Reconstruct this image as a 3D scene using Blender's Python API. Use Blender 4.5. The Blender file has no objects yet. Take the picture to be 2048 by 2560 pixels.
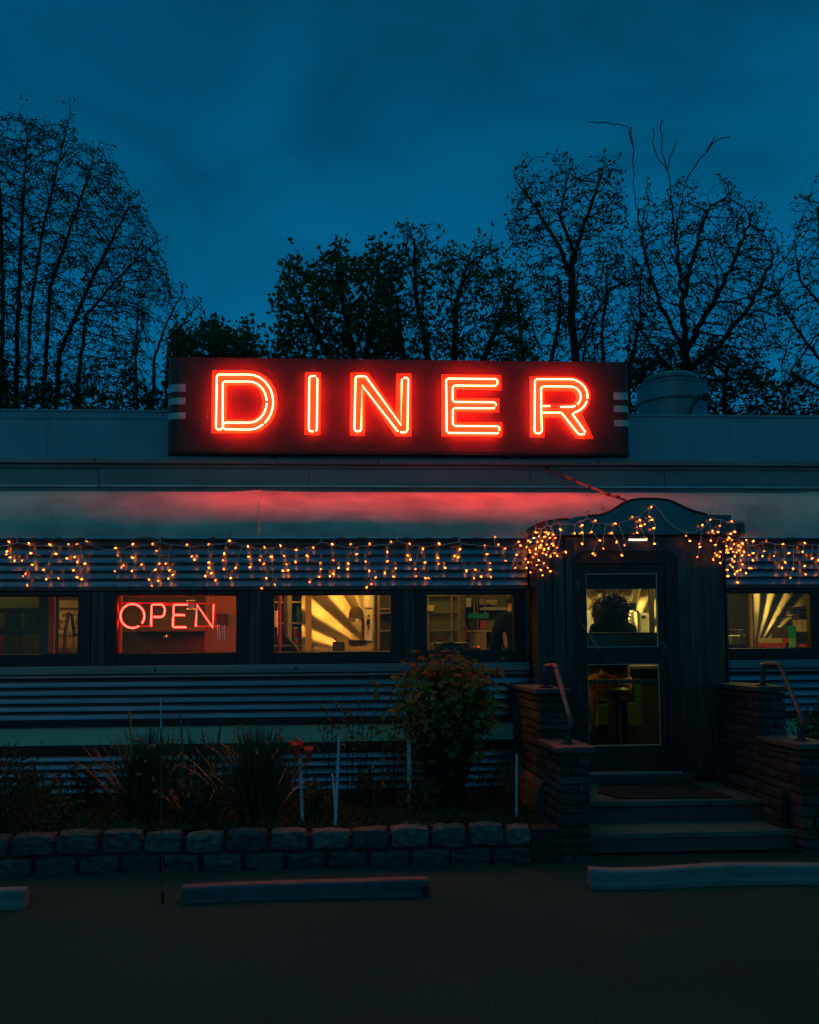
import bpy, bmesh, math, random
import numpy as np
from mathutils import Vector, Matrix
random.seed(7); rng = np.random.default_rng(7)
S = bpy.context.scene
COL = S.collection

# ------------------------------------------------------------------ camera
F_PX = 2489.0
CAM = Vector((0, -9.5, 1.58))
YAW, PITCH, ROLL = math.radians(3.8), math.radians(4.0), math.radians(0.45)
fw = Vector((math.sin(YAW)*math.cos(PITCH), math.cos(YAW)*math.cos(PITCH), math.sin(PITCH)))
r0 = Vector((math.cos(YAW), -math.sin(YAW), 0)); u0 = r0.cross(fw)
rt = math.cos(ROLL)*r0 - math.sin(ROLL)*u0
up = math.cos(ROLL)*u0 + math.sin(ROLL)*r0
CY = 1620 - F_PX*math.tan(PITCH)
cd = bpy.data.cameras.new("camera"); cam = bpy.data.objects.new("camera", cd); COL.objects.link(cam)
m = Matrix((rt, up, -fw)).transposed().to_4x4(); m.translation = CAM; cam.matrix_world = m
cd.sensor_fit = 'AUTO'; cd.sensor_width = 36; cd.lens = 36*F_PX/2560
cd.shift_y = (CY-1280)/2560; cd.clip_end = 3000; cd.clip_start = .05
S.camera = cam

# ------------------------------------------------------------------ sky, sun, exposure
W = bpy.data.worlds.new("World"); S.world = W; W.use_nodes = True
nt = W.node_tree; nt.nodes.clear()
def N(tree, t, **k):
    n = tree.nodes.new(t)
    for a, b in k.items(): setattr(n, a, b)
    return n
SUN_EL, SUN_AZ = math.radians(4), math.radians(200)
out = N(nt, 'ShaderNodeOutputWorld'); add = N(nt, 'ShaderNodeAddShader')
sky = N(nt, 'ShaderNodeTexSky', sky_type='NISHITA', sun_disc=False, sun_elevation=SUN_EL, sun_rotation=SUN_AZ)
tint = N(nt, 'ShaderNodeMixRGB', blend_type='MULTIPLY'); tint.inputs[0].default_value = 1; tint.inputs[2].default_value = (.10, .55, 1, 1)
bgs = N(nt, 'ShaderNodeBackground'); bgs.inputs[1].default_value = .05
tc = N(nt, 'ShaderNodeTexCoord'); sep = N(nt, 'ShaderNodeSeparateXYZ')
nt.links.new(tc.outputs['Generated'], sep.inputs[0])
ramp = N(nt, 'ShaderNodeValToRGB')
cr = ramp.color_ramp
cr.elements[0].position = 0.0; cr.elements[0].color = (.0008, .130, .300, 1)
cr.elements[1].position = 1.0; cr.elements[1].color = (.006, .22, .195, 1)
for p, c in ((.14, (.0004, .125, .288)), (.33, (.0002, .112, .253)), (.50, (.0002, .068, .150)), (.58, (.0006, .060, .132)), (.70, (.006, .16, .18))):
    e = cr.elements.new(p); e.color = (*c, 1)
nt.links.new(sep.outputs[2], ramp.inputs[0])
back = N(nt, 'ShaderNodeMapRange'); back.inputs[1].default_value = .25; back.inputs[2].default_value = -.7
nt.links.new(sep.outputs[1], back.inputs[0])
mixb = N(nt, 'ShaderNodeMixRGB'); mixb.inputs[2].default_value = (.006, .120, .205, 1)
nt.links.new(back.outputs[0], mixb.inputs[0]); nt.links.new(ramp.outputs[0], mixb.inputs[1])
mp = N(nt, 'ShaderNodeMapping'); mp.inputs['Scale'].default_value = (1.5, 1.5, 2.7); mp.inputs['Rotation'].default_value = (.25, .1, 0)
nz = N(nt, 'ShaderNodeTexNoise'); nz.inputs['Scale'].default_value = 3.2; nz.inputs['Detail'].default_value = 6; nz.inputs['Roughness'].default_value = .52; nz.inputs['Distortion'].default_value = .6
nt.links.new(tc.outputs['Generated'], mp.inputs[0]); nt.links.new(mp.outputs[0], nz.inputs[0])
cl = N(nt, 'ShaderNodeMapRange'); cl.inputs[1].default_value = .3; cl.inputs[2].default_value = .7; cl.inputs[3].default_value = .72; cl.inputs[4].default_value = 1.20
nt.links.new(nz.outputs[0], cl.inputs[0])
bgr = N(nt, 'ShaderNodeBackground')
nt.links.new(mixb.outputs[0], bgr.inputs[0]); nt.links.new(cl.outputs[0], bgr.inputs[1])
nt.links.new(sky.outputs[0], tint.inputs[1]); nt.links.new(tint.outputs[0], bgs.inputs[0])
bgs.inputs[1].default_value = .004
nt.links.new(bgs.outputs[0], add.inputs[0]); nt.links.new(bgr.outputs[0], add.inputs[1]); nt.links.new(add.outputs[0], out.inputs[0])
sd = bpy.data.lights.new("sun", 'SUN'); sd.energy = .03; sd.angle = math.radians(40); sd.color = (1, .8, .65)
so = bpy.data.objects.new("sun", sd); COL.objects.link(so)
so.rotation_euler = (math.radians(86), 0, math.radians(-20))
S.view_settings.view_transform = 'Standard'; S.view_settings.look = 'None'; S.view_settings.exposure = 0; S.view_settings.gamma = 1
S.render.engine = 'CYCLES'
S.cycles.use_denoising = True
S.cycles.max_bounces = 8; S.cycles.transparent_max_bounces = 16
S.cycles.sample_clamp_indirect = 4; S.cycles.blur_glossy = .5
S.cycles.caustics_reflective = False; S.cycles.caustics_refractive = False

# ------------------------------------------------------------------ helpers
def at(u, v, Y):
    d = (u-1024)/F_PX*rt - (v-CY)/F_PX*up + fw
    return CAM + d*((Y-CAM.y)/d.y)
def grd(u, v, z=0.0):
    d = (u-1024)/F_PX*rt - (v-CY)/F_PX*up + fw
    return CAM + d*((z-CAM.z)/d.z)
def zv(v, Y=0.0, u=1024): return at(u, v, Y).z
def xu(u, Y=0.0, v=1500): return at(u, v, Y).x

class MB:
    def __init__(s): s.v = []; s.f = []
    def face(s, pts):
        b = len(s.v); s.v += [tuple(p) for p in pts]; s.f.append(tuple(range(b, b+len(pts))))
    def box(s, a, b):
        x0, y0, z0 = (min(a[i], b[i]) for i in range(3)); x1, y1, z1 = (max(a[i], b[i]) for i in range(3))
        k = len(s.v)
        s.v += [(x0,y0,z0),(x1,y0,z0),(x1,y1,z0),(x0,y1,z0),(x0,y0,z1),(x1,y0,z1),(x1,y1,z1),(x0,y1,z1)]
        s.f += [tuple(k+i for i in q) for q in ((0,3,2,1),(4,5,6,7),(0,1,5,4),(1,2,6,5),(2,3,7,6),(3,0,4,7))]
    def tube(s, pts, r, n=8, closed=False, caps=True):
        pts = [Vector(p) for p in pts]; m = len(pts)
        rr = r if isinstance(r, (list, tuple)) else [r]*m
        k = len(s.v); ref = None
        for i, p in enumerate(pts):
            a = pts[i-1] if (i > 0 or closed) else pts[i]; b = pts[(i+1) % m] if (i < m-1 or closed) else pts[i]
            d = (b-a); d = d.normalized() if d.length > 1e-9 else Vector((0, 0, 1))
            if ref is None: ref = Vector((0, 0, 1)) if abs(d.z) < .9 else Vector((0, 1, 0))
            x = ref - d*ref.dot(d)
            if x.length < 1e-4: x = Vector((1, .3, .2)) - d*Vector((1, .3, .2)).dot(d)
            x.normalize(); y = d.cross(x); ref = x
            for j in range(n):
                t = 2*math.pi*j/n; s.v.append(tuple(p + (x*math.cos(t)+y*math.sin(t))*rr[i]))
        for i in range(m if closed else m-1):
            for j in range(n):
                A = k+i*n+j; B = k+i*n+(j+1) % n; i2 = (i+1) % m
                s.f.append((A, B, k+i2*n+(j+1) % n, k+i2*n+j))
        if caps and not closed:
            s.f.append(tuple(k+j for j in reversed(range(n)))); s.f.append(tuple(k+(m-1)*n+j for j in range(n)))
    def lathe(s, c, prof, n=24):           # prof: (radius, z)
        k = len(s.v)
        for r, z in prof:
            for j in range(n):
                t = 2*math.pi*j/n; s.v.append((c[0]+r*math.cos(t), c[1]+r*math.sin(t), c[2]+z))
        for i in range(len(prof)-1):
            for j in range(n):
                s.f.append((k+i*n+j, k+i*n+(j+1) % n, k+(i+1)*n+(j+1) % n, k+(i+1)*n+j))
        s.f.append(tuple(k+j for j in reversed(range(n)))); s.f.append(tuple(k+(len(prof)-1)*n+j for j in range(n)))
    def sheetx(s, prof, x0, x1, nx=1):     # prof: list of (y, z), swept along x
        k = len(s.v); m = len(prof)
        for i in range(nx+1):
            x = x0+(x1-x0)*i/nx
            s.v += [(x, y, z) for y, z in prof]
        for i in range(nx):
            for j in range(m-1):
                s.f.append((k+i*m+j, k+(i+1)*m+j, k+(i+1)*m+j+1, k+i*m+j+1))
    def prism(s, poly, y0, y1):            # poly: list of (x, z), extruded y0..y1
        n = len(poly); k = len(s.v)
        s.v += [(x, y0, z) for x, z in poly] + [(x, y1, z) for x, z in poly]
        s.f.append(tuple(range(k, k+n))); s.f.append(tuple(reversed(range(k+n, k+2*n))))
        for i in range(n): s.f.append((k+i, k+n+i, k+n+(i+1) % n, k+(i+1) % n))
    def prismz(s, poly, z0, z1):
        n = len(poly); k = len(s.v)
        s.v += [(x, y, z0) for x, y in poly] + [(x, y, z1) for x, y in poly]
        s.f.append(tuple(reversed(range(k, k+n)))); s.f.append(tuple(range(k+n, k+2*n)))
        for i in range(n): s.f.append((k+i, k+(i+1) % n, k+n+(i+1) % n, k+n+i))
    def build(s, name, mat, parent=None, smooth=False, bevel=0):
        me = bpy.data.meshes.new(name); me.from_pydata(s.v, [], s.f); me.validate()
        o = bpy.data.objects.new(name, me); COL.objects.link(o)
        for q in (mat if isinstance(mat, (list, tuple)) else [mat]): me.materials.append(q)
        if parent is not None: put(o, parent)
        if smooth:
            me.polygons.foreach_set('use_smooth', [True]*len(me.polygons))
            if smooth != 'all':
                try: me.set_sharp_from_angle(angle=math.radians(40))
                except Exception: pass
        if bevel:
            b = o.modifiers.new('bevel', 'BEVEL'); b.width = bevel; b.segments = 2; b.limit_method = 'ANGLE'; b.angle_limit = math.radians(40)
        return o
def wloc(q):
    return Vector(q.location) if q.parent is None else wloc(q.parent)+q.matrix_parent_inverse.translation+Vector(q.location)
def put(o, parent):
    o.parent = parent
    o.matrix_parent_inverse = Matrix.Translation(-wloc(parent))
def tag(o, label=None, cat=None, group=None, kind=None):
    if label: o['label'] = label
    if cat: o['category'] = cat
    if group: o['group'] = group
    if kind: o['kind'] = kind
    return o
def thing(name, loc, label, cat, group=None):
    o = bpy.data.objects.new(name, None); COL.objects.link(o); o.location = loc; o.empty_display_size = .1
    return tag(o, label, cat, group)
def box(name, a, b, mat, parent=None, bevel=0):
    q = MB(); q.box(a, b); return q.build(name, mat, parent, bevel=bevel)

# ------------------------------------------------------------------ materials
def mat(name, c, c2=None, scale=6, rough=.6, metal=0, bump=0, bscale=40, stretch=(1,1,1), rvar=.1, contrast=(.35,.65), detail=6, spec=.5, coat=0, emit=None, aniso=0):
    M = bpy.data.materials.new(name); M.use_nodes = True; t = M.node_tree; b = t.nodes['Principled BSDF']
    b.inputs['Roughness'].default_value = rough; b.inputs['Metallic'].default_value = metal
    b.inputs['Specular IOR Level'].default_value = spec; b.inputs['Coat Weight'].default_value = coat
    c2 = c2 or tuple(x*.75 for x in c)
    g = N(t, 'ShaderNodeTexCoord'); mpn = N(t, 'ShaderNodeMapping'); mpn.inputs['Scale'].default_value = stretch
    t.links.new(g.outputs['Object'], mpn.inputs[0])
    n = N(t, 'ShaderNodeTexNoise'); n.inputs['Scale'].default_value = scale; n.inputs['Detail'].default_value = detail
    t.links.new(mpn.outputs[0], n.inputs[0])
    r = N(t, 'ShaderNodeMapRange'); r.inputs[1].default_value, r.inputs[2].default_value = contrast
    t.links.new(n.outputs[0], r.inputs[0])
    x = N(t, 'ShaderNodeMixRGB'); x.inputs[1].default_value = (*c, 1); x.inputs[2].default_value = (*c2, 1)
    t.links.new(r.outputs[0], x.inputs[0]); t.links.new(x.outputs[0], b.inputs['Base Color'])
    rr = N(t, 'ShaderNodeMapRange'); rr.inputs[3].default_value = max(0, rough-rvar); rr.inputs[4].default_value = min(1, rough+rvar)
    t.links.new(n.outputs[0], rr.inputs[0]); t.links.new(rr.outputs[0], b.inputs['Roughness'])
    if bump:
        n2 = N(t, 'ShaderNodeTexNoise'); n2.inputs['Scale'].default_value = bscale; n2.inputs['Detail'].default_value = 5
        t.links.new(mpn.outputs[0], n2.inputs[0])
        bp = N(t, 'ShaderNodeBump'); bp.inputs['Strength'].default_value = bump; bp.inputs['Distance'].default_value = .02
        t.links.new(n2.outputs[0], bp.inputs['Height']); t.links.new(bp.outputs[0], b.inputs['Normal'])
    M['mix'] = x.name
    return M
def emitter(name, col, s):
    M = bpy.data.materials.new(name); M.use_nodes = True; t = M.node_tree; t.nodes.clear()
    o = N(t, 'ShaderNodeOutputMaterial'); e = N(t, 'ShaderNodeEmission'); e.inputs[0].default_value = (*col, 1); e.inputs[1].default_value = s
    t.links.new(e.outputs[0], o.inputs[0]); return M
def glass(name, tintc=(.93, .95, .93), refl=.6):
    M = bpy.data.materials.new(name); M.use_nodes = True; t = M.node_tree; t.nodes.clear()
    o = N(t, 'ShaderNodeOutputMaterial'); a = N(t, 'ShaderNodeBsdfTransparent'); a.inputs[0].default_value = (*tintc, 1)
    g = N(t, 'ShaderNodeBsdfGlossy'); g.inputs['Roughness'].default_value = .03
    fr = N(t, 'ShaderNodeFresnel'); fr.inputs[0].default_value = 1.45
    mx = N(t, 'ShaderNodeMixShader'); t.links.new(fr.outputs[0], mx.inputs[0]); t.links.new(a.outputs[0], mx.inputs[1]); t.links.new(g.outputs[0], mx.inputs[2])
    t.links.new(mx.outputs[0], o.inputs[0]); return M

ASPH = mat('asphalt', (.010,.072,.060), (.007,.047,.040), scale=.55, spec=.25, rough=.9, bump=1, bscale=160, contrast=(.32,.68), detail=8)
t_ = ASPH.node_tree; b_ = t_.nodes['Principled BSDF']; g_ = N(t_, 'ShaderNodeTexCoord'); n_ = N(t_, 'ShaderNodeTexNoise'); n_.inputs['Scale'].default_value = 70; n_.inputs['Detail'].default_value = 4
t_.links.new(g_.outputs['Object'], n_.inputs[0]); m_ = N(t_, 'ShaderNodeMapRange'); m_.inputs[1].default_value = .35; m_.inputs[2].default_value = .72; m_.inputs[3].default_value = .55; m_.inputs[4].default_value = 1.9
t_.links.new(n_.outputs[0], m_.inputs[0]); x_ = N(t_, 'ShaderNodeMixRGB', blend_type='MULTIPLY'); x_.inputs[0].default_value = 1
t_.links.new(t_.nodes[ASPH['mix']].outputs[0], x_.inputs[1]); t_.links.new(m_.outputs[0], x_.inputs[2])
v_ = N(t_, 'ShaderNodeTexVoronoi', feature='DISTANCE_TO_EDGE'); v_.inputs['Scale'].default_value = .42; w_ = N(t_, 'ShaderNodeMixRGB', blend_type='ADD'); w_.inputs[0].default_value = .5
n2_ = N(t_, 'ShaderNodeTexNoise'); n2_.inputs['Scale'].default_value = 2.2; n2_.inputs['Detail'].default_value = 6
t_.links.new(g_.outputs['Object'], n2_.inputs[0]); t_.links.new(g_.outputs['Object'], w_.inputs[1]); t_.links.new(n2_.outputs['Color'], w_.inputs[2]); t_.links.new(w_.outputs[0], v_.inputs['Vector'])
c_ = N(t_, 'ShaderNodeMapRange'); c_.inputs[1].default_value = .004; c_.inputs[2].default_value = .012; c_.inputs[3].default_value = .93; c_.inputs[4].default_value = 1
t_.links.new(v_.outputs['Distance'], c_.inputs[0]); y_ = N(t_, 'ShaderNodeMixRGB', blend_type='MULTIPLY'); y_.inputs[0].default_value = 1
t_.links.new(x_.outputs[0], y_.inputs[1]); t_.links.new(c_.outputs[0], y_.inputs[2]); t_.links.new(y_.outputs[0], b_.inputs['Base Color'])
SOIL = mat('soil', (.02,.022,.017), (.011,.012,.01), scale=18, rough=.95, bump=1, bscale=60)
STEEL = mat('brushed stainless steel', (.27,.30,.32), (.18,.20,.215), scale=2.2, rough=.36, metal=1, bump=.03, bscale=4, stretch=(.35,1,6), rvar=.06)
RIB = mat('ribbed stainless steel', (.22,.30,.37), (.15,.21,.26), scale=2.2, rough=.31, metal=1, bump=.05, bscale=3, stretch=(.35,1,6), rvar=.06)
def aniso(M, a, rot):
    t = M.node_tree; b = t.nodes['Principled BSDF']; g = N(t, 'ShaderNodeTangent', direction_type='UV_MAP', uv_map='grain')
    t.links.new(g.outputs[0], b.inputs['Tangent']); b.inputs['Anisotropic'].default_value = a; b.inputs['Anisotropic Rotation'].default_value = rot
aniso(RIB, .75, .25)
def grain_uv(o):
    me = o.data; uv = me.uv_layers.new(name='grain')
    for l in me.loops: c = me.vertices[l.vertex_index].co; uv.data[l.index].uv = (c.x*.1, c.z*.1)
STEELD = mat('dull steel strip', (.10,.10,.10), (.06,.06,.06), scale=4, rough=.42, metal=.9, stretch=(6,1,.4), bump=.05, bscale=5)
HOODM = mat('polished steel hood', (.15,.165,.17), (.09,.10,.105), scale=1.6, rough=.24, metal=1, bump=.12, bscale=2.5, rvar=.07)
JAMB = mat('dark ribbed steel', (.10,.105,.10), (.06,.062,.06), scale=4, rough=.33, metal=1, stretch=(6,1,.4), rvar=.08)
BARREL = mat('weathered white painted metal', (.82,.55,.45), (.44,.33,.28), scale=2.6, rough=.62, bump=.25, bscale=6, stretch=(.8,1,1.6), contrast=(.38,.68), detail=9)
FASC = mat('weathered grey painted metal', (.30,.30,.29), (.20,.20,.195), scale=3, rough=.5, metal=.25, stretch=(.4,1,1.5), bump=.08, bscale=6, contrast=(.3,.75))
FASCL = mat('pale metal drip edge', (.62,.62,.62), (.42,.42,.42), scale=5, rough=.38, metal=.5, stretch=(.6,1,1))
PARA = mat('silver roof coating', (.26,.39,.47), (.20,.31,.38), scale=1.8, rough=.55, bump=.1, bscale=5, contrast=(.3,.7))
BLACKF = mat('black window frame', (.012,.012,.012), (.02,.019,.018), scale=9, rough=.42, bump=.03, bscale=30)
DARKB = mat('dark rubber trim', (.018,.017,.015), (.011,.011,.010), scale=7, rough=.6)
CREAM = mat('cream enamel band', (.58,.64,.45), (.44,.48,.34), scale=2.5, rough=.45, contrast=(.3,.7), stretch=(.5,1,1))
SIGNB = mat('dark enamel sign panel', (.14,.013,.008), (.09,.010,.007), scale=4, rough=.45, bump=.08, bscale=9)
def rust(M, thr, col, scale=14):
    t = M.node_tree; x = t.nodes[M['mix']]; b = t.nodes['Principled BSDF']
    g = N(t, 'ShaderNodeTexCoord'); n = N(t, 'ShaderNodeTexNoise'); n.inputs['Scale'].default_value = scale; n.inputs['Detail'].default_value = 10; n.inputs['Roughness'].default_value = .72
    t.links.new(g.outputs['Object'], n.inputs[0])
    n3 = N(t, 'ShaderNodeTexNoise'); n3.inputs['Scale'].default_value = 1.7; t.links.new(g.outputs['Object'], n3.inputs[0])
    ad = N(t, 'ShaderNodeMath', operation='MULTIPLY_ADD'); ad.inputs[1].default_value = .45; t.links.new(n3.outputs[0], ad.inputs[0]); t.links.new(n.outputs[0], ad.inputs[2])
    r = N(t, 'ShaderNodeMapRange'); r.inputs[1].default_value = thr; r.inputs[2].default_value = thr+.03; t.links.new(ad.outputs[0], r.inputs[0])
    y = N(t, 'ShaderNodeMixRGB'); y.inputs[2].default_value = (*col, 1); t.links.new(r.outputs[0], y.inputs[0]); t.links.new(x.outputs[0], y.inputs[1])
    t.links.new(y.outputs[0], b.inputs['Base Color'])
rust(SIGNB, .90, (.20,.11,.07))
rust(BARREL, .93, (.16,.15,.14), 7)
rust(FASC, .96, (.12,.08,.06), 9)
WHITEP = mat('white painted stripe', (.62,.62,.60), (.42,.42,.41), scale=12, rough=.5)
LETTERP = mat('orange letter paint', (.92,.15,.03), (.86,.13,.025), scale=9, rough=.5)
NEON = emitter('red neon tube', (1, .040, .018), 68)
NEONW = emitter('red neon window tube', (1, .014, .009), 32)
BULBE = emitter('warm white bulb', (1, .16, .014), 11)
WIREW = mat('white wire insulation', (.70,.68,.64), rough=.5)
CLIPM = mat('clear plastic clip', (.62,.52,.50), rough=.3)
CABLE = mat('orange brown cable', (.30,.13,.08), rough=.5)
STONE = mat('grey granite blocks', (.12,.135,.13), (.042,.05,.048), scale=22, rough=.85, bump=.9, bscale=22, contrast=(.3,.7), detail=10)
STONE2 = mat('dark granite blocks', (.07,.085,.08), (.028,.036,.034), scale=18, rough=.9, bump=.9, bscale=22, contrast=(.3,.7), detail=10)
def per_stone(M, lo, hi):
    t = M.node_tree; b = t.nodes['Principled BSDF']; g = N(t, 'ShaderNodeNewGeometry'); r_ = N(t, 'ShaderNodeMapRange'); r_.inputs[3].default_value = lo; r_.inputs[4].default_value = hi
    y = N(t, 'ShaderNodeMixRGB', blend_type='MULTIPLY'); y.inputs[0].default_value = 1
    t.links.new(g.outputs['Random Per Island'], r_.inputs[0]); t.links.new(t.nodes[M['mix']].outputs[0], y.inputs[1]); t.links.new(r_.outputs[0], y.inputs[2]); t.links.new(y.outputs[0], b.inputs['Base Color'])
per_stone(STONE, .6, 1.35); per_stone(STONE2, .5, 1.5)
MORT = mat('dark mortar', (.05,.048,.045), rough=.95, bump=.5)
BLUEST = mat('bluestone cap', (.065,.082,.08), (.04,.05,.05), scale=5, rough=.75, bump=.4, bscale=18)
SCHIST = mat('ledge stone', (.034,.056,.050), (.014,.024,.022), scale=4.5, rough=.85, bump=.9, bscale=14, contrast=(.3,.7), detail=9)
per_stone(SCHIST, .55, 1.5)
CONC = mat('concrete', (.08,.13,.11), (.055,.09,.075), scale=3.5, rough=.85, bump=.35, bscale=45)
CONCD = mat('dark concrete riser', (.085,.085,.08), (.06,.06,.057), scale=3, rough=.9, bump=.3, bscale=40)
MATM = mat('dark door mat', (.02,.02,.02), rough=.95, bump=.6, bscale=150)
WOODD = mat('dark rotten timber', (.04,.028,.02), (.02,.015,.012), scale=5, rough=.9, bump=.7, bscale=20, stretch=(.4,1,4))
RAIL = mat('painted pipe rail', (.08,.12,.15), (.045,.065,.08), scale=30, rough=.4, metal=.5)
RAILD = mat('dark pipe fitting', (.05,.05,.05), rough=.45, metal=.5)
STOPR = mat('dark blue wheel stop paint', (.055,.08,.10), (.035,.052,.07), scale=9, rough=.7, bump=.3, bscale=40)
STOPW = mat('weathered pale wheel stop', (.15,.21,.20), (.10,.14,.135), scale=5, rough=.75, bump=.4, bscale=30, contrast=(.3,.75))
VENT = mat('galvanised roof fan', (.16,.25,.28), (.11,.18,.20), scale=4, rough=.45, metal=.45, bump=.05, bscale=6)
BARK = mat('bark', (.035,.030,.026), (.02,.018,.016), scale=14, rough=.95, bump=.5, bscale=30)
LEAF = mat('green leaves', (.07,.12,.04), (.045,.09,.03), scale=1.5, rough=.6, contrast=(.4,.6))
LEAFD = mat('dark green leaves', (.05,.09,.035), (.03,.06,.022), scale=2, rough=.6)
LEAFO = mat('orange tinged leaves', (.10,.14,.03), (.05,.12,.025), scale=8, rough=.6)
LEAFY = mat('yellow green leaves', (.055,.20,.03), (.03,.13,.02), scale=5, rough=.6)
for LM in (LEAF, LEAFD, LEAFY, LEAFO):
    t_ = LM.node_tree; b_ = t_.nodes['Principled BSDF']; o_ = t_.nodes['Material Output']
    tr_ = N(t_, 'ShaderNodeBsdfTranslucent'); ms_ = N(t_, 'ShaderNodeMixShader'); ms_.inputs[0].default_value = .4
    t_.links.new(t_.nodes[LM['mix']].outputs[0], tr_.inputs[0]); t_.links.new(b_.outputs[0], ms_.inputs[1]); t_.links.new(tr_.outputs[0], ms_.inputs[2]); t_.links.new(ms_.outputs[0], o_.inputs[0])
GLADE = mat('flower leaf blades', (.035,.065,.03), (.05,.085,.045), scale=6, rough=.45)
DRYF = mat('faded daffodil petals', (.42,.24,.10), (.26,.13,.06), scale=14, rough=.8)
POPPY = mat('red poppy petals', (.95,.09,.04), (.85,.06,.03), scale=20, rough=.6)
STAKE = mat('white plastic stake', (.58,.60,.62), (.42,.44,.46), scale=9, rough=.5)
MARK = mat('faded red marker rod', (.24,.05,.04), (.15,.04,.03), scale=14, rough=.6)
PANE = glass('window glass')
# interior
WALLW = mat('kitchen cream wall', (.46,.31,.13), (.38,.25,.10), scale=2, rough=.6)
SUNB = mat('embossed bright steel', (.80,.66,.44), (.66,.54,.36), scale=3, rough=.40, metal=1, bump=.5, bscale=2.2)
INST = mat('kitchen steel', (.52,.50,.46), (.38,.36,.33), scale=3, rough=.32, metal=1, bump=.05, bscale=5)
INDARK = mat('dark kitchen metal', (.03,.03,.027), (.018,.018,.017), scale=6, rough=.4)
TEAL = mat('teal plastic tub', (.01,.22,.20), rough=.45)
REDT = mat('red tin', (.45,.04,.025), (.3,.03,.02), scale=15, rough=.4)
GREENT = mat('green carton', (.02,.22,.07), (.015,.15,.05), scale=9, rough=.5)
WOODT = mat('tan wood trim', (.36,.20,.08), (.26,.14,.055), scale=5, rough=.5, stretch=(6,1,.5))
WHITEI = mat('white plastic', (.62,.60,.54), (.52,.50,.45), scale=6, rough=.4)
BROWN = mat('dark brown fabric', (.05,.028,.018), (.03,.018,.012), scale=14, rough=.9)
BACKS = mat('amber steel back', (.22,.15,.05), (.14,.09,.035), scale=2, rough=.35, metal=.35)
CARD = mat('tan cardboard', (.38,.28,.15), (.3,.21,.11), scale=6, rough=.8)
JACK = mat('dark teal jacket', (.010,.017,.017), (.006,.010,.011), scale=7, rough=.95, spec=.08, bump=.3, bscale=20)
JACKV = mat('dark violet jacket panel', (.04,.025,.05), (.025,.017,.035), scale=7, rough=.85)
SKIN = mat('skin', (.42,.24,.15), (.36,.19,.12), scale=9, rough=.5)
HAIR = mat('dark brown hair', (.016,.011,.006), (.009,.006,.004), scale=20, rough=.6)
SKIRT = mat('golden patterned cloth', (.42,.20,.05), (.05,.025,.012), scale=34, rough=.8, contrast=(.45,.55))
LIME = mat('lime green vinyl', (.025,.10,.012), (.02,.075,.01), scale=4, rough=.4)
PAPER = mat('printed notice paper', (.55,.45,.28), (.20,.10,.06), scale=26, rough=.7, contrast=(.48,.56))
CHROME = mat('chrome', (.7,.7,.7), (.6,.6,.6), rough=.12, metal=1)
TUBEL = emitter('warm ceiling tube', (1, .47, .07), 36)
TUBED = emitter('dim green ceiling tube', (1, .78, .12), 9)
TUBEA = emitter('amber ceiling tube', (1, .46, .05), 13)
TUBEM = emitter('pale yellow ceiling tube', (1, .74, .17), 26)
t_ = BULBE.node_tree; e_ = t_.nodes['Emission']; oi_ = N(t_, 'ShaderNodeObjectInfo'); mr_ = N(t_, 'ShaderNodeMapRange')
mr_.inputs[3].default_value = 4; mr_.inputs[4].default_value = 20; t_.links.new(oi_.outputs['Random'], mr_.inputs[0]); t_.links.new(mr_.outputs[0], e_.inputs[1])
PORCHL = emitter('porch lamp', (1, .8, .45), 3.0)

# ------------------------------------------------------------------ ground
g = MB(); NX = 40
g.face([(-400,-400,0),(400,-400,0),(400,600,0),(-400,600,0)])
tag(g.build('parking_lot', ASPH), kind='structure')

# ------------------------------------------------------------------ diner building
XL, XR = -7.0, 9.0
VL, VR = 1.775, 3.60          # where the entrance bay meets the wall
diner = thing('diner_building', (0, 0, 0), 'low roadside diner with ribbed stainless steel walls and lit windows', 'diner')
def flutes(z0, n, pitch, A=.0105, k=9):
    pr = []
    for i in range(n):
        for j in range(k+1):
            t = j/k; pr.append((-A*(2*t-1)**2, z0-(i+t)*pitch+(.0008 if j == 0 and i else 0)))
    return pr
def spans(): return ((XL, VL), (VR, XR))
for zt, n_, p_ in ((2.552, 5, .0748), (1.317, 5, .0748), (.630, 6, .0725)):
    q = MB()
    for a, b in spans(): q.sheetx(flutes(zt, n_, p_), a, b)
    grain_uv(q.build('ribbed_wall_panel', RIB, diner, smooth=True))
# trims of the wall, each butting against the next
q = MB()
for a, b in spans():
    q.box((a, -.045, 2.607), (b, .03, 2.632)); q.box((a, -.012, 2.553), (b, .03, 2.606)); q.box((a, -.03, 2.135), (b, .03, 2.177))
q.build('wall_trim', STEELD, diner, bevel=.004)
q = MB()
for a, b in spans():
    q.box((a, -.07, 1.356), (b, .02, 1.438)); q.box((a, -.015, 1.319), (b, .02, 1.355))
q.build('sill_ledge', STEEL, diner, bevel=.006)
q = MB()
for a, b in spans(): q.box((a, -.012, .706), (b, .03, .870))
q.build('enamel_band', CREAM, diner)
q = MB()
for a, b in spans():
    q.box((a, -.030, .871), (b, .03, .942)); q.box((a, -.03, .632), (b, .03, .705)); q.box((a, -.005, 0), (b, .05, .193))
q.build('base_trim', DARKB, diner)

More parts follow.
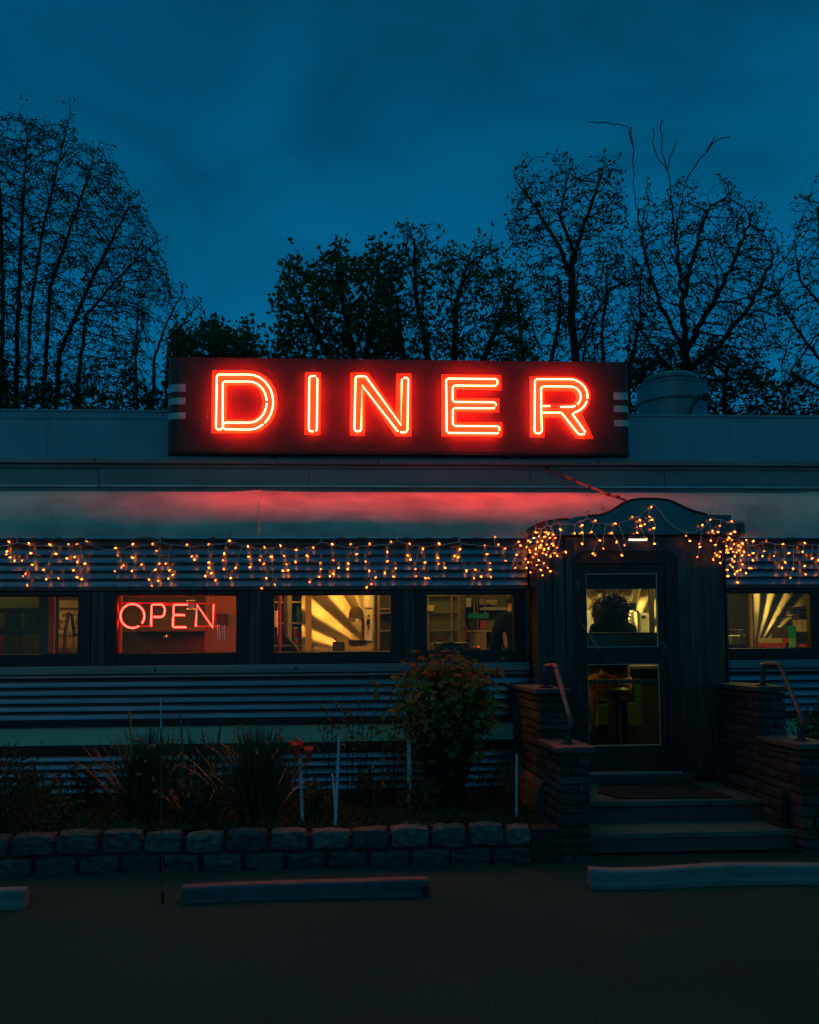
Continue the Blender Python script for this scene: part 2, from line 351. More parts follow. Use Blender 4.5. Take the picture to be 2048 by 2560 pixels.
# windows
GZ0, GZ1 = 1.552, 2.092
wins = [(-3.70, -2.475), (-2.12, -1.01), (-.66, .45), (.79, 1.63), (3.74, 4.57), (4.93, 6.1)]
frames = [(-3.82, -2.36), (-2.23, -.90), (-.77, .56), (.69, 1.73), (3.63, 4.68), (4.82, 6.25)]
for (a, b), (A, B) in zip(wins, frames):
    w = MB(); z0, z1 = 1.4385, 2.1345
    w.box((A, -.018, z0), (a, .07, z1)); w.box((b, -.018, z0), (B, .07, z1)); w.box((a, -.018, GZ1), (b, .07, z1)); w.box((a, -.018, z0), (b, .07, GZ0))
    fr = w.build('window', BLACKF, diner, bevel=.006)
    w = MB()                              # thin bright bead round the glass
    w.box((a, -.004, GZ0), (b, .03, GZ0+.006)); w.box((a, -.004, GZ0+.007), (a+.005, .03, GZ1-.007)); w.box((b-.005, -.004, GZ0+.007), (b, .03, GZ1-.007)); w.box((a, -.004, GZ1-.006), (b, .03, GZ1))
    w.build('glazing_bead', STEELD, fr)
    w = MB(); w.face([(a, .035, GZ0), (b, .035, GZ0), (b, .035, GZ1), (a, .035, GZ1)])
    w.build('pane', PANE, fr)
# pilasters between the frames
gaps = [(XL, -3.82), (-2.36, -2.23), (-.90, -.77), (.56, .69), (1.73, VL), (VR, 3.63), (4.68, 4.82), (6.25, XR)]
for A, B in gaps:
    w = MB(); w.box((A, .0, 1.4385), (B, .07, 2.1345))
    n = max(1, int((B-A)/.045))
    if B-A < 1:
        for i in range(n):
            x0 = A+(B-A)*i/n; x1 = A+(B-A)*(i+1)/n
            w.box((x0+.004, -.012, 1.4385), (x1-.004, -.001, 2.1345))
    w.build('pilaster', STEELD, diner, bevel=.003)

# barrel roof edge above the ribbed band: three sheets, convex
def barrel_prof(n=14):
    pr = []
    t1 = math.radians(68)
    for i in range(n+1):
        t = t1*i/n
        pr.append((-.055 + .400*(1-math.cos(t))/(1-math.cos(t1)), 2.634 + .50*math.sin(t)/math.sin(t1)))
    return pr
seams = [XL, -3.9, -.80, 4.95, XR]
for i in range(4):
    w = MB(); pr = barrel_prof(); nx = 40; a, b = seams[i]+.004, seams[i+1]-.004
    k0 = 0
    for ix in range(nx+1):
        x = a+(b-a)*ix/nx
        for jj, (y, z) in enumerate(pr):
            wob = .006*math.sin(x*2.1+i)+.005*math.sin(x*5.3+jj*.25)
            lift = .012*(jj/len(pr))*math.exp(-((x-seams[i])/.25)**2) + .02*(jj/len(pr))*math.exp(-((x-seams[i+1])/.2)**2)
            w.v.append((x, y-(wob*math.sin(jj/len(pr)*3.1)), z+lift))
    m_ = len(pr)
    for ix in range(nx):
        for jj in range(m_-1): w.f.append((ix*m_+jj, (ix+1)*m_+jj, (ix+1)*m_+jj+1, ix*m_+jj+1))
    w.build('barrel_roof_panel', BARREL, diner, smooth='all')
    if i:
        w = MB(); w.tube([(seams[i], y-.004, z+.004) for y, z in pr], .008, 6); w.build('roof_seam', BARREL, diner, smooth=True)
# fascia, drip edge, gutter lip (set back behind the sign and the barrel roof)
FO = .10                                  # set-back added to the y values below
fz = lambda z: 1.58+(z-1.58)*(9.88+FO)/9.88
def fb(q, a, b): q.box((a[0], a[1]+FO, fz(a[2])), (b[0], b[1]+FO, fz(b[2])))
for a, b, y in ((XL, -2.42, .37), (-2.414, -.35, .362), (-.346, 1.9, .364), (1.906, 3.3, .366), (3.304, XR, .364)):
    w = MB(); fb(w, (a, y, 3.08), (b, .42, 3.366)); w.build('fascia_board', FASC, diner, bevel=.003)
w = MB(); w.box((XL, .33, 3.09), (XR, .36+FO, 3.110)); w.build('roof_ledge', FASC, diner)
w = MB(); fb(w, (XL, .352, 3.367), (XR, .42, 3.375)); fb(w, (XL, .358, 3.376), (XR, .42, 3.404)); w.build('fascia_batten', FASC, diner, bevel=.003)
GTOP = at(1024, 1146, .315+FO).z
for a, b in ((XL, -2.45), (-2.446, .35), (.354, 2.6), (2.604, XR)):
    w = MB(); w.box((a, .315+FO, fz(3.408)), (b, .44+FO, GTOP)); w.build('gutter_lip', FASC, diner, bevel=.01)
w = MB(); w.sheetx([(y+FO, fz(z)) for y, z in ((.36, 3.206), (.335, 3.198), (.335, 3.182), (.36, 3.178))], -2.40, XR); w.build('drip_edge', FASCL, diner)
w = MB(); w.sheetx([(y+FO, fz(z)) for y, z in ((.368, 3.204), (.345, 3.196), (.345, 3.182), (.368, 3.176))], XL, -2.42); w.build('drip_edge', FASCL, diner)
random.seed(5)
for i in range(26):
    x = -3.9+i*.36; w = MB(); w.tube([(x, .3555+FO, fz(3.355)), (x, .362+FO, fz(3.355))], .007, 8); w.build('rivet', STEELD, diner)
w = MB(); w.box((XL, .441+FO, 3.40), (XR, 4.3, 3.46)); w.build('roof_deck', PARA, diner)
w = MB(); w.box((XL, 1.2, 3.47), (XR, 1.32, 4.128)); w.build('roof_parapet', PARA, diner)
w = MB(); w.box((XL, 1.188, 4.129), (3.0, 1.35, 4.150)); w.box((XL, 1.192, 4.052), (-1.4, 1.1995, 4.060)); w.box((3.004, 1.186, 4.122), (XR, 1.36, 4.146)); w.build('parapet_cap', PARA, diner, bevel=.006)
for x in (-3.15, -1.9, 4.3):
    w = MB(); w.box((x, 1.194, 3.48), (x+.012, 1.1995, 4.045)); w.build('parapet_seam', PARA, diner)
# dark low hatch that shows above the parapet beside the sign
w = MB(); w.box((-2.5, 1.6, 3.47), (-1.5, 2.3, 4.215)); w.build('roof_hatch', DARKB, diner, bevel=.01)

# entrance bay: fluted steel jambs, black arched frame
YB = -.42
def vflute(q, x0, x1, y, z0, z1, pitch=.013, A=.0028):
    n = max(1, round((x1-x0)/pitch)); k = len(q.v); xs = []
    for i in range(n*6+1):
        t = i/6; xs.append((x0+(x1-x0)*i/(n*6), y - A*abs(math.sin(math.pi*t))))
    for x, yy in xs: q.v += [(x, yy, z0), (x, yy, z1)]
    for i in range(len(xs)-1): q.f.append((k+2*i, k+2*i+2, k+2*i+3, k+2*i+1))
w = MB()
vflute(w, 1.80, 1.93, YB+.02, .41, 2.47); vflute(w, 1.935, 2.045, YB+.005, .41, 2.47); vflute(w, 2.05, 2.115, YB-.004, .41, 2.47)
w.build('jamb_panel', JAMB, diner, smooth=True)
w = MB()
vflute(w, 3.112, 3.20, YB-.004, .41, 2.47); vflute(w, 3.205, 3.40, YB+.005, .41, 2.47); vflute(w, 3.405, 3.56, YB+.02, .41, 2.47)
w.build('jamb_panel', JAMB, diner, smooth=True)
w = MB()
for x in (1.786, 3.563): w.box((x, YB, .19), (x+.013, .06, 2.55))
w.box((1.799, YB+.03, 2.471), (3.562, YB+.09, 2.60))
w.box((1.80, YB+.03, .19), (2.118, YB+.12, 2.47)); w.box((3.109, YB+.03, .19), (3.56, YB+.12, 2.47)); w.box((2.05, YB+.05, 2.56), (3.15, .05, 2.60))
w.build('entrance_casing', STEELD, diner)
# header above the arched frame
w = MB()
x0, x1, zt, R_ = 2.118, 3.109, 2.463, .115
hp = [(2.05, 2.60), (2.05, 2.36), (x0-.001, 2.36)]
for i in range(9):
    t = math.pi - math.pi/2*i/8; hp.append((x0+R_+R_*math.cos(t), zt-R_+R_*math.sin(t)))
for i in range(9):
    t = math.pi/2 - math.pi/2*i/8; hp.append((x1-R_+R_*math.cos(t), zt-R_+R_*math.sin(t)))
hp += [(x1+.001, 2.36), (3.20, 2.36), (3.20, 2.60)]
w.prism(hp, YB-.012, YB+.028); w.build('door_header', STEELD, diner)
# door frame (black) and door
DL, DR = 2.245, 2.915
w = MB()
xa, xb, zb, zc = DL-.075, DR+.075, .435, 2.33       # door leaf opening
w.box((x0, YB, .415), (xa, YB+.06, 2.348)); w.box((xb, YB, .415), (x1, YB+.06, 2.348))
tp = [(x0, 2.3485), (x1, 2.3485)]
for i in range(9):
    t = math.pi/2*i/8; tp.append((x1-R_+R_*math.cos(t), zt-R_+R_*math.sin(t)))
for i in range(9):
    t = math.pi/2+math.pi/2*i/8; tp.append((x0+R_+R_*math.cos(t), zt-R_+R_*math.sin(t)))
w.prism(tp, YB, YB+.06)
dfr = w.build('door_frame', BLACKF, diner)
w = MB(); w.box((x0-.1, YB-.03, .335), (x1+.1, YB+.2, .414)); w.build('threshold', CONCD, diner, bevel=.006)
w = MB(); w.box((xa+.01, YB-.01, .4145), (x1-.005, YB+.04, .427)); w.build('kick_strip', FASCL, diner)
w = MB()                                             # leaf: stiles and rails round two lights
y0, y1 = YB+.012, YB+.058
w.box((xa, y0, .435), (DL, y1, 2.345)); w.box((DR, y0, .435), (xb, y1, 2.345))
w.box((DL, y0, 2.255), (DR, y1, 2.345)); w.box((DL, y0, 1.417), (DR, y1, 1.572)); w.box((DL, y0, .435), (DR, y1, .668))
door = w.build('door', BLACKF, diner, bevel=.004)
w = MB()
for za, zb_ in ((1.572, 2.255), (.668, 1.417)):
    w.box((DL, y0-.004, za), (DR, y0+.02, za+.006)); w.box((DR-.005, y0-.004, za+.0065), (DR, y0+.02, zb_-.0065)); w.box((DL, y0-.004, za+.0065), (DL+.003, y0+.02, zb_-.0065)); w.box((DL, y0-.004, zb_-.005), (DR, y0+.02, zb_))
w.build('glazing_bead', FASCL, door)
for za, zb_ in ((1.572, 2.255), (.668, 1.417)):
    w = MB(); w.face([(DL, YB+.035, za), (DR, YB+.035, za), (DR, YB+.035, zb_), (DL, YB+.035, zb_)]); w.build('pane', PANE, door)
w = MB(); w.box((DL-.01, YB+.07, 1.235), (DR+.01, YB+.10, 1.275)); w.build('push_bar', STEELD, door, bevel=.005)
w = MB(); hx = xb-.03
w.box((hx-.03, y0-.012, 1.50), (hx+.02, y0, 1.62)); w.tube([(hx, y0-.012, 1.585), (hx, y0-.05, 1.585)], .018, 10); w.lathe((hx-.012, y0-.016, 1.525), [(.012, 0), (.014, .01), (.006, .014)], 10)
w.tube([(hx+.018, y0-.012, 1.60), (hx+.018, y0-.05, 1.58), (hx+.018, y0-.05, 1.48), (hx+.018, y0-.012, 1.46)], .006, 6)
w.build('handle', RAIL, door, smooth=True)
for z in (2.15, 1.2, .62):
    w = MB(); w.tube([(xa-.004, y0-.006, z-.05), (xa-.004, y0-.006, z+.05)], .01, 8); w.build('hinge', RAIL, door, smooth=True)
w = MB()
pa, pb = at(1445, 1548, YB-.05), at(1648, 1842, YB-.02)
w.tube([pa, pa.lerp(pb, .5), pb], [.0045, .004, .0035], 6); w.build('rod', RAIL, door, smooth=True)

# hood over the entrance: ogee front, curved left flank, step on the right
YH = -.50
def hx_(u, v): p = at(u, v, YH); return (p.x, p.z)
top = [(1424,1297),(1440,1292),(1470,1289),(1498,1288),(1512,1284),(1528,1277),(1545,1266),(1562,1256),(1580,1250),(1602,1247),(1640,1247),(1665,1249),(1685,1255),(1702,1264),(1720,1273),(1738,1279),(1755,1283),(1768,1287),(1828,1287.5),(1829,1303),(1862,1303.5)]
pt = [hx_(u, v) for u, v in top]
zb0 = 2.612
hood = MB()
front = [(pt[0][0], zb0)] + pt + [(pt[-1][0], zb0)]
hood.prism([(x, z) for x, z in reversed(front)], YH, YH+.03)
hd = hood.build('entrance_hood', HOODM, diner)
w = MB()                                             # rolled rim following the top edge
w.tube([(x, YH-.004, z) for x, z in pt[2:18]], .011, 8); 
w.tube([(x, YH+.012, z+.004) for x, z in pt[2:18]], .010, 8)
w.build('rolled_rim', DARKB, hd, smooth=True)
w = MB()                                             # top skin going back to the roof edge
k = 0
for x, z in pt: w.v += [(x, YH+.031, z-.004), (x, .12, z-.004)]
for i in range(len(pt)-1): w.f.append((2*i, 2*i+2, 2*i+3, 2*i+1))
w.build('hood_roof', HOODM, hd)
w = MB()                                             # curved left flank
fl = []
for i in range(15):
    t = math.pi/2*i/14
    fl.append((2.075 - .30*math.cos(t), YH + .46*(1-math.sin(t)), t))
for x, y, t in fl:
    zt_ = 2.755 - .055*(1-math.sin(t))
    w.v += [(x, y, zb0), (x, y, zt_)]
for i in range(len(fl)-1): w.f.append((2*i, 2*i+2, 2*i+3, 2*i+1))
w.build('hood_side', HOODM, hd, smooth='all')
w = MB(); w.tube([(x, y, 2.755-.055*(1-math.sin(t))) for x, y, t in fl], .012, 6); w.build('rolled_rim', DARKB, hd, smooth=True)
w = MB(); w.box((pt[-1][0]-.012, YH+.031, zb0), (pt[-1][0], .05, pt[-1][1]-.006)); w.box((pt[-1][0]-.05, YH-.02, zb0), (pt[-1][0]-.012, YH-.001, pt[-1][1]-.004)); w.build('hood_side', HOODM, hd)
w = MB()                                             # soffit
w.face([(1.80, .05, 2.606), (3.75, .05, 2.606), (3.75, YH+.02, 2.606), (2.06, YH+.02, 2.606), (1.86, YH+.17, 2.606), (1.79, YH+.40, 2.606)]); w.build('soffit', STEELD, hd)
w = MB(); a = at(1572, 1354, YH+.03); b = at(1622, 1352, YH+.03)
w.box((a.x, YH+.035, 2.575), (b.x, YH+.085, 2.605)); lamp = w.build('porch_lamp', RAIL, diner)
w = MB(); w.tube([(a.x+.01, YH+.05, 2.568), (b.x-.01, YH+.05, 2.568)], .008, 8); w.build('lamp_tube', PORCHL, lamp)
# thin cord hanging at the right of the bay
w = MB(); w.tube([(3.70, -.05, 2.60), (3.705, -.04, 2.3), (3.70, -.045, 2.0), (3.69, -.045, 1.6), (3.70, -.08, 1.42), (3.71, -.08, 1.36), (3.72, -.05, 1.1)], .006, 6); w.build('hanging_cord', DARKB, diner, smooth=True)
# round dimples on the sill ledge
for x in (-1.75, -.45, 5.2):
    w = MB(); w.tube([(x, -.073, 1.395), (x, -.068, 1.395)], .014, 12); w.build('screw_cap', DARKB, diner)

# shell of the room behind the windows
FZ, CZ, YBK = .41, 2.60, 3.6
w = MB(); w.face([(XL, .07, FZ), (XR, .07, FZ), (XR, YBK, FZ), (XL, YBK, FZ)]); w.box((2.13, YB+.06, FZ-.02), (3.10, .07, FZ-.001)); w.build('room_floor', mat('brown floor tiles', (.028,.028,.016), (.02,.018,.011), scale=4, rough=.3), diner)
w = MB(); w.face([(XL, .045, CZ), (XL, YBK, CZ), (XR, YBK, CZ), (XR, .045, CZ)]); w.build('room_ceiling', WALLW, diner)
w = MB(); w.face([(XL, YBK, FZ), (XR, YBK, FZ), (XR, YBK, CZ), (XL, YBK, CZ)]); w.build('room_wall', WALLW, diner)
w = MB()                                            # inner lining of the front wall, with the door left open
w.box((XL, .071, FZ), (2.12, .085, 1.50)); w.box((3.108, .071, FZ), (XR, .085, 1.50)); w.box((XL, .071, 2.14), (XR, .085, CZ-.002))
w.box((2.10, YB+.07, .43), (2.12, .07, 2.55)); w.box((3.108, YB+.07, .43), (3.128, .07, 2.55))
w.build('room_lining', INDARK, diner)

# ------------------------------------------------------------------ DINER sign on the roof
YS = .36
def z6(x, y): return (400+x/2.464, 870+y/2.464)
def z7(x, y): return (1000+x/2.464, 870+y/2.464)
def sp(fn, x, y, Y=YS): p = at(*fn(x, y), Y); return (p.x, p.z)
SX0, SX1, SZ0, SZ1 = xu(417, YS, 1010), xu(1574, YS, 1020), at(1000, 1129, YS).z, at(1000, 899, YS).z
SD = .17
sign = thing('diner_sign', (.58, .4, 3.5), 'long black rooftop sign with DINER in red neon letters', 'neon sign')
def sign_plan(y_front, inset=0, n=8):
    r = .12; p = [(SX1-inset, y_front+SD), (SX0+inset, y_front+SD)]
    for i in range(n+1):
        t = math.pi + math.pi/2*i/n; p.append((SX0+inset+r+r*math.cos(t), y_front+r+r*math.sin(t)))
    for i in range(n+1):
        t = 1.5*math.pi + math.pi/2*i/n; p.append((SX1-inset-.06+.06*math.cos(t), y_front+.06+.06*math.sin(t)))
    return p
w = MB(); pl = list(reversed(sign_plan(YS)))
w.prismz(sign_plan(YS), SZ0, SZ1)
cab = w.build('sign_cabinet', SIGNB, sign, smooth=True)
w = MB(); w.prismz(sign_plan(YS-.004, -.003), SZ0-.028, SZ0-.001); w.build('bottom_rail', DARKB, sign, smooth=True)
# the three pale stripes that wrap each end
zs_ = lambda v: at(440, v, YS).z
for k, (za, zb_) in enumerate(((zs_(979), zs_(960)), (zs_(1011), zs_(994)), (zs_(1047), zs_(1031)))):
    w = MB(); r = .12; pts = []
    for i in range(9):
        t = math.pi+math.pi/2*i/8; pts.append((SX0+r+(r+.003)*math.cos(t), YS+r+(r+.003)*math.sin(t)))
    pts = [(SX0-.003, YS+SD-.01)]+pts+[(SX0+.185, YS-.003)]
    for x, y in pts: w.v += [(x, y, za), (x, y, zb_)]
    for i in range(len(pts)-1): w.f.append((2*i, 2*i+2, 2*i+3, 2*i+1))
    w.build('stripe', WHITEP, sign, smooth=True)
    w = MB(); pts = [(SX1-.165, YS-.003)]
    for i in range(6):
        t = 1.5*math.pi+math.pi/2*i/5; pts.append((SX1-.06+.063*math.cos(t), YS+.06+.063*math.sin(t)))
    pts += [(SX1+.003, YS+SD-.01)]
    dz = at(1555, 981, YS).z-at(440, 960, YS).z
    for x, y in pts: w.v += [(x, y, za+dz), (x, y, zb_+dz)]
    for i in range(len(pts)-1): w.f.append((2*i, 2*i+2, 2*i+3, 2*i+1))
    w.build('stripe', WHITEP, sign, smooth=True)
for u, hw in ((685, .045), (888, .012), (1263, .03), (1312, .05)):
    x = xu(u, .52, 1140)
    w = MB(); w.box((x-hw, .517, GTOP+.0005), (x+hw, .529, SZ0-.0285)); w.build('sign_foot', DARKB, sign, bevel=.003)
def earc(cx, cy, rx, ry, a0, a1, n=14):
    return [(cx+rx*math.cos(math.radians(a0+(a1-a0)*i/n)), cy+ry*math.sin(math.radians(a0+(a1-a0)*i/n))) for i in range(n+1)]
letters = []
# D
Do = [(317,527),(322,137)] + earc(548,333,179,195,-90,90)
Di = [(417,232)] + earc(556,335,74,103,-90,90) + [(413,437)]
Dt = [(345,485),(350,182),(353,170),(362,163)] + earc(545,333,153,170,-90,90) + [(402,500),(391,492),(387,478),(392,465),(405,459)] + earc(548,333,110,127,90,-90) + [(400,206),(390,212),(387,225),(386,485),(380,496),(370,502),(356,501),(347,494)]
letters.append((z6, Do, Di, [Dt], True))
letters.append((z6, [(895,148),(993,152),(989,538),(890,536)], None, [[(920,187),(924,177),(934,173),(956,173),(966,178),(970,188),(967,498),(963,508),(953,514),(932,513),(922,508),(917,497)]], True))
letters.append((z6, [(1173,152),(1284,153),(1453,398),(1455,157),(1549,157),(1551,545),(1450,544),(1266,275),(1264,543),(1170,540)], None,
  [[(1205,190),(1208,179),(1220,174),(1262,174),(1273,181),(1485,475),(1490,198),(1495,186),(1506,182),(1522,184),(1530,196),(1525,503),(1518,516),(1507,520),(1474,517),(1462,509),(1245,230),(1240,498),(1234,509),(1222,514),(1207,511),(1198,499)]], True))
letters.append((z7, [(254,163),(623,168),(623,262),(348,258),(348,310),(612,310),(612,398),(348,395),(349,457),(631,457),(631,550),(256,545)], None,
  [[(602,218),(600,198),(588,191),(296,188),(285,196),(288,512),(298,523),(602,525),(614,517),(613,490),(603,482),(340,480),(327,470),(326,381),(336,370),(576,371),(590,364),(592,346),(580,334),(337,332),(325,322),(325,242),(336,231),(590,233)]], True))
Ro = [(800,552),(797,175)] + earc(1042,300,131,123,-90,55) + [(1196,562),(1087,560),(985,432),(890,432),(890,552)]
Ri = [(890,268)] + earc(1042,306,40,38,-90,90,8) + [(890,344)]
R1 = [(875,510),(870,398),(870,250),(875,240),(886,236)] + earc(1050,300,64,63,-90,80) + [(990,363)]
R2 = [(878,398),(990,398),(1000,404),(1095,524),(1107,532),(1135,530),(1143,518),(1062,405)] + list(reversed(earc(1042,297,114,105,-90,70))) + [(842,192),(832,202),(829,512),(838,524),(862,526),(875,510)]
R3 = [(878,358),(925,357)]
letters.append((z7, Ro, Ri, [R1, R2, R3], False))
for fn, po, pi_, tubes, closed in letters:
    bm = bmesh.new()
    def loop(pts, y): return [bm.verts.new((x, y, z)) for x, z in (sp(fn, *p) for p in pts)]
    yA, yB_ = YS-.006, YS-.0005
    lo = loop(po, yA); lo2 = loop(po, yB_)
    ed = [bm.edges.new((lo[i], lo[(i+1) % len(lo)])) for i in range(len(lo))]
    for i in range(len(lo)): bm.faces.new((lo[i], lo[(i+1) % len(lo)], lo2[(i+1) % len(lo)], lo2[i]))
    if pi_:
        li = loop(pi_, yA); ed += [bm.edges.new((li[i], li[(i+1) % len(li)])) for i in range(len(li))]
    bmesh.ops.triangle_fill(bm, use_beauty=True, use_dissolve=False, edges=ed)
    bmesh.ops.recalc_face_normals(bm, faces=bm.faces)
    me = bpy.data.meshes.new('letter'); bm.to_mesh(me); bm.free(); me.materials.append(LETTERP)
    L = bpy.data.objects.new('letter', me); COL.objects.link(L); put(L, sign)
    YT = YS-.042
    for tb in tubes:
        pts = [Vector((sp(fn, *p, YT)[0], YT, sp(fn, *p, YT)[1])) for p in tb]
        w = MB(); w.tube(pts, .0082, 8, closed=closed); w.build('neon_tube', NEON, L, smooth='all')
    pp = [p for tb in tubes for p in tb]
    for p in pp[::6]:
        x, z = sp(fn, *p, YT); w = MB(); w.tube([(x, YS-.006, z), (x, YT+.009, z)], .0055, 6); w.build('tube_support', STAKE, L)
    for p in (pp[len(pp)//3], pp[2*len(pp)//3]):
        x, z = sp(fn, *p, YT); w = MB(); w.tube([(x, YT, z-.010), (x, YT, z+.010)], .0115, 8); w.build('tube_sleeve', DARKB, L)

# cable from the sign down to the hood
w = MB()
cp = [at(u, v, y) for u, v, y in ((1330,1150,.50),(1352,1160,.47),(1395,1180,.42),(1430,1197,.36),(1462,1213,.25),(1490,1223,-.05),(1515,1234,-.2),(1545,1243,-.35),(1565,1250,-.46))]
w.tube(cp, .008, 6); w.tube([p+Vector((.012*math.sin(i*1.7), -.006, -.012)) for i, p in enumerate(cp)], .0055, 6)
cb = w.build('power_cable', CABLE, smooth='all'); tag(cb, 'orange cable slung from the big rooftop sign down to the entrance hood', 'cable')
w = MB()
for t in (1.4, 3.2, 4.5, 6.2, 7.0):
    i = int(t); p = cp[i].lerp(cp[i+1], t-i); d = (cp[i+1]-cp[i]).normalized(); w.tube([p-d*.02, p+d*.02], .017, 8)
w.build('cable_tie', DARKB, cb)
w = MB(); pl = [at(1478,1238,.33), at(1495,1250,.22), at(1512,1275,-.04), at(1516,1284,-.1)]
w.tube(pl, .007, 6); tag(w.build('short_cable', CABLE, smooth='all'), 'short stiff cable bent over the roof edge left of the hood', 'cable')

# ------------------------------------------------------------------ OPEN sign in the window
op = thing('open_sign', (-1.6, .12, 2.0), 'red neon OPEN sign hanging inside the second window', 'neon sign')
def zo(x, y): return (270+x/5.074, 1470+y/5.074)
YO = .13
def ot(pts): return [Vector((at(*zo(*p), YO).x, YO, at(*zo(*p), YO).z)) for p in pts]
for tubes in ([earc(311,355,152,152,58,398,30)], [[(548,487),(553,235),(558,220),(572,210),(670,209)]+earc(672,288,50,79,-90,90,10)+[(575,367)]],
              [[(1010,212),(856,211),(842,217),(834,232),(832,325),(845,342),(975,344)], [(843,345),(829,358),(824,478),(830,492),(842,497),(995,497)]], [[(1115,487),(1128,213),(1330,502),(1342,212)]]):
    w = MB()
    for tb in tubes: w.tube(ot(tb), .0078, 8)
    w.build('neon_letter', NEONW, op, smooth='all')
w = MB()
for p in ([(125,186),(1405,192)], [(1120,487),(1368,486)], [(1338,92),(1345,178)], [(400,487),(560,485)], [(600,215),(820,210)]):
    a, b = ot(p); a.y = b.y = YO+.03; w.tube([a, b], .0055, 6)
w.build('sign_frame', REDT, op, smooth=True)

# ------------------------------------------------------------------ fairy lights
def A1(x, y): return (x/1.685, 850+y/1.685)
def A2(x, y): return (1024+x/1.685, 850+y/1.685)
def A3(x, y): return (1300+x/2.875, 1230+y/2.875)
def A5(x, y): return (1760+x/5.39, 1300+y/5.39)
bw = MB(); bw.lathe((0, 0, 0), [(.002, -.011), (.0050, -.007), (.0064, 0), (.0048, .006), (.002, .012)], 8)
bulb0 = bw.build('bulb', BULBE, smooth='all')
COL.objects.unlink(bulb0)
cw = MB()
cw.tube([(0,0,.03),(.006,0,.04),(.012,0,.03),(.010,0,.0),(.004,0,-.02),(-.004,0,-.02),(-.010,0,0),(-.012,0,.03),(-.006,0,.04)], .0028, 5, closed=True)
cw.box((-.006,-.003,-.035),(.006,.003,-.012))
clip0 = cw.build('gutter_clip', CLIPM); COL.objects.unlink(clip0)
def light_string(label, fn, main, drops, clips, depth, loc):
    p0 = at(*fn(*main[0]), depth(*fn(*main[0])))
    st = thing('fairy_light_string', tuple(p0), label, 'string lights', 'icicle lights along the front of the diner')
    P = lambda x, y, dy=0: at(*fn(x, y), depth(*fn(x, y))+dy)
    w = MB()
    def wig(pts, amp=.006):
        o = []
        for a, b in zip(pts[:-1], pts[1:]):
            n = max(2, int((b-a).length/.04))
            for i in range(n):
                t = i/n; q_ = a.lerp(b, t); o.append(q_+Vector((random.gauss(0, amp)*.8, random.gauss(0, amp*.5), random.gauss(0, amp)))*(1 if i else .2))
        return o+[pts[-1]]
    mp_ = [P(*m) for m in main]
    w.tube(wig(mp_), .0038, 5)
    for d in drops:
        pts = [P(x, y, random.uniform(-.012, .012)) for x, y in d]
        # start of the drop: nearest main-wire point
        best = None
        for a, b in zip(mp_[:-1], mp_[1:]):
            t = max(0, min(1, (pts[0]-a).dot(b-a)/max(1e-9, (b-a).length_squared))); c = a.lerp(b, t)
            if best is None or (c-pts[0]).length < best[0]: best = ((c-pts[0]).length, c)
        chain = ([best[1]] if best[0] < .35 else []) + pts
        # bulbs hang on short leads beside the drop, so run the wire a little off each bulb
        wire = [chain[0]] + [p+Vector((random.choice((-1, 1))*random.uniform(.004, .016), .004, random.uniform(.006, .02))) for p in chain[1:]]
        if len(wire) > 1:
            w.tube(wig(wire), .0032, 5)
            for p, q_ in zip(pts, wire[-len(pts):]): w.tube([q_, p+Vector((0, 0, .004))], .0026, 5)
        for p in pts:
            b = bulb0.copy(); COL.objects.link(b); b.location = p; b.rotation_euler = (random.uniform(0, 6), random.uniform(0, 6), random.uniform(0, 6)); put(b, st)
    w.build('light_wire', WIREW, st, smooth='all')
    for c in clips:
        o = clip0.copy(); COL.objects.link(o); o.location = P(*c); o.rotation_euler = (0, random.uniform(-.3, .3), random.uniform(-.4, .4)); put(o, st)
    return st
wall_d = lambda u, v: -.062
light_string('first icicle light string at the far left of the ribbed steel band', A1,
  [(-190,870),(-60,880),(0,868),(75,855),(130,865),(210,872),(300,870),(365,850),(400,868),(440,882)],
  [[(-60,890),(-70,930),(-40,960)],[(38,850),(30,890),(27,903),(43,916),(62,930)],[(122,856),(130,898),(93,930),(137,947),(108,985),(97,995),(115,1033)],[(210,862),(236,901),(184,968),(195,1008),(247,1004)],
   [(288,860),(282,920),(315,915),(326,935),(310,970),(325,1000)],[(325,860),(358,942),(345,1008)],[(365,848)]],
  [(75,838),(367,833)], wall_d, None)
light_string('icicle light string over the OPEN sign window', A1,
  [(440,885),(500,878),(560,872),(640,862),(672,850),(730,866),(800,872),(880,868),(967,852),(1045,872),(1115,882)],
  [[(487,876),(496,908),(520,950),(512,958),(484,974)],[(560,860),(558,917),(596,946),(556,973)],[(643,860),(660,888),(672,942),(655,968),(628,1010),(640,1035),(667,1015)],
   [(698,942),(715,970),(728,990),(710,1005)],[(788,862),(808,912),(820,925)],[(880,860),(880,937),(880,960),(890,982),(865,995),(908,1012)],[(967,846),(945,900),(941,928),(943,965),(972,1003)],[(993,960)]],
  [(672,833),(967,833)], wall_d, None)
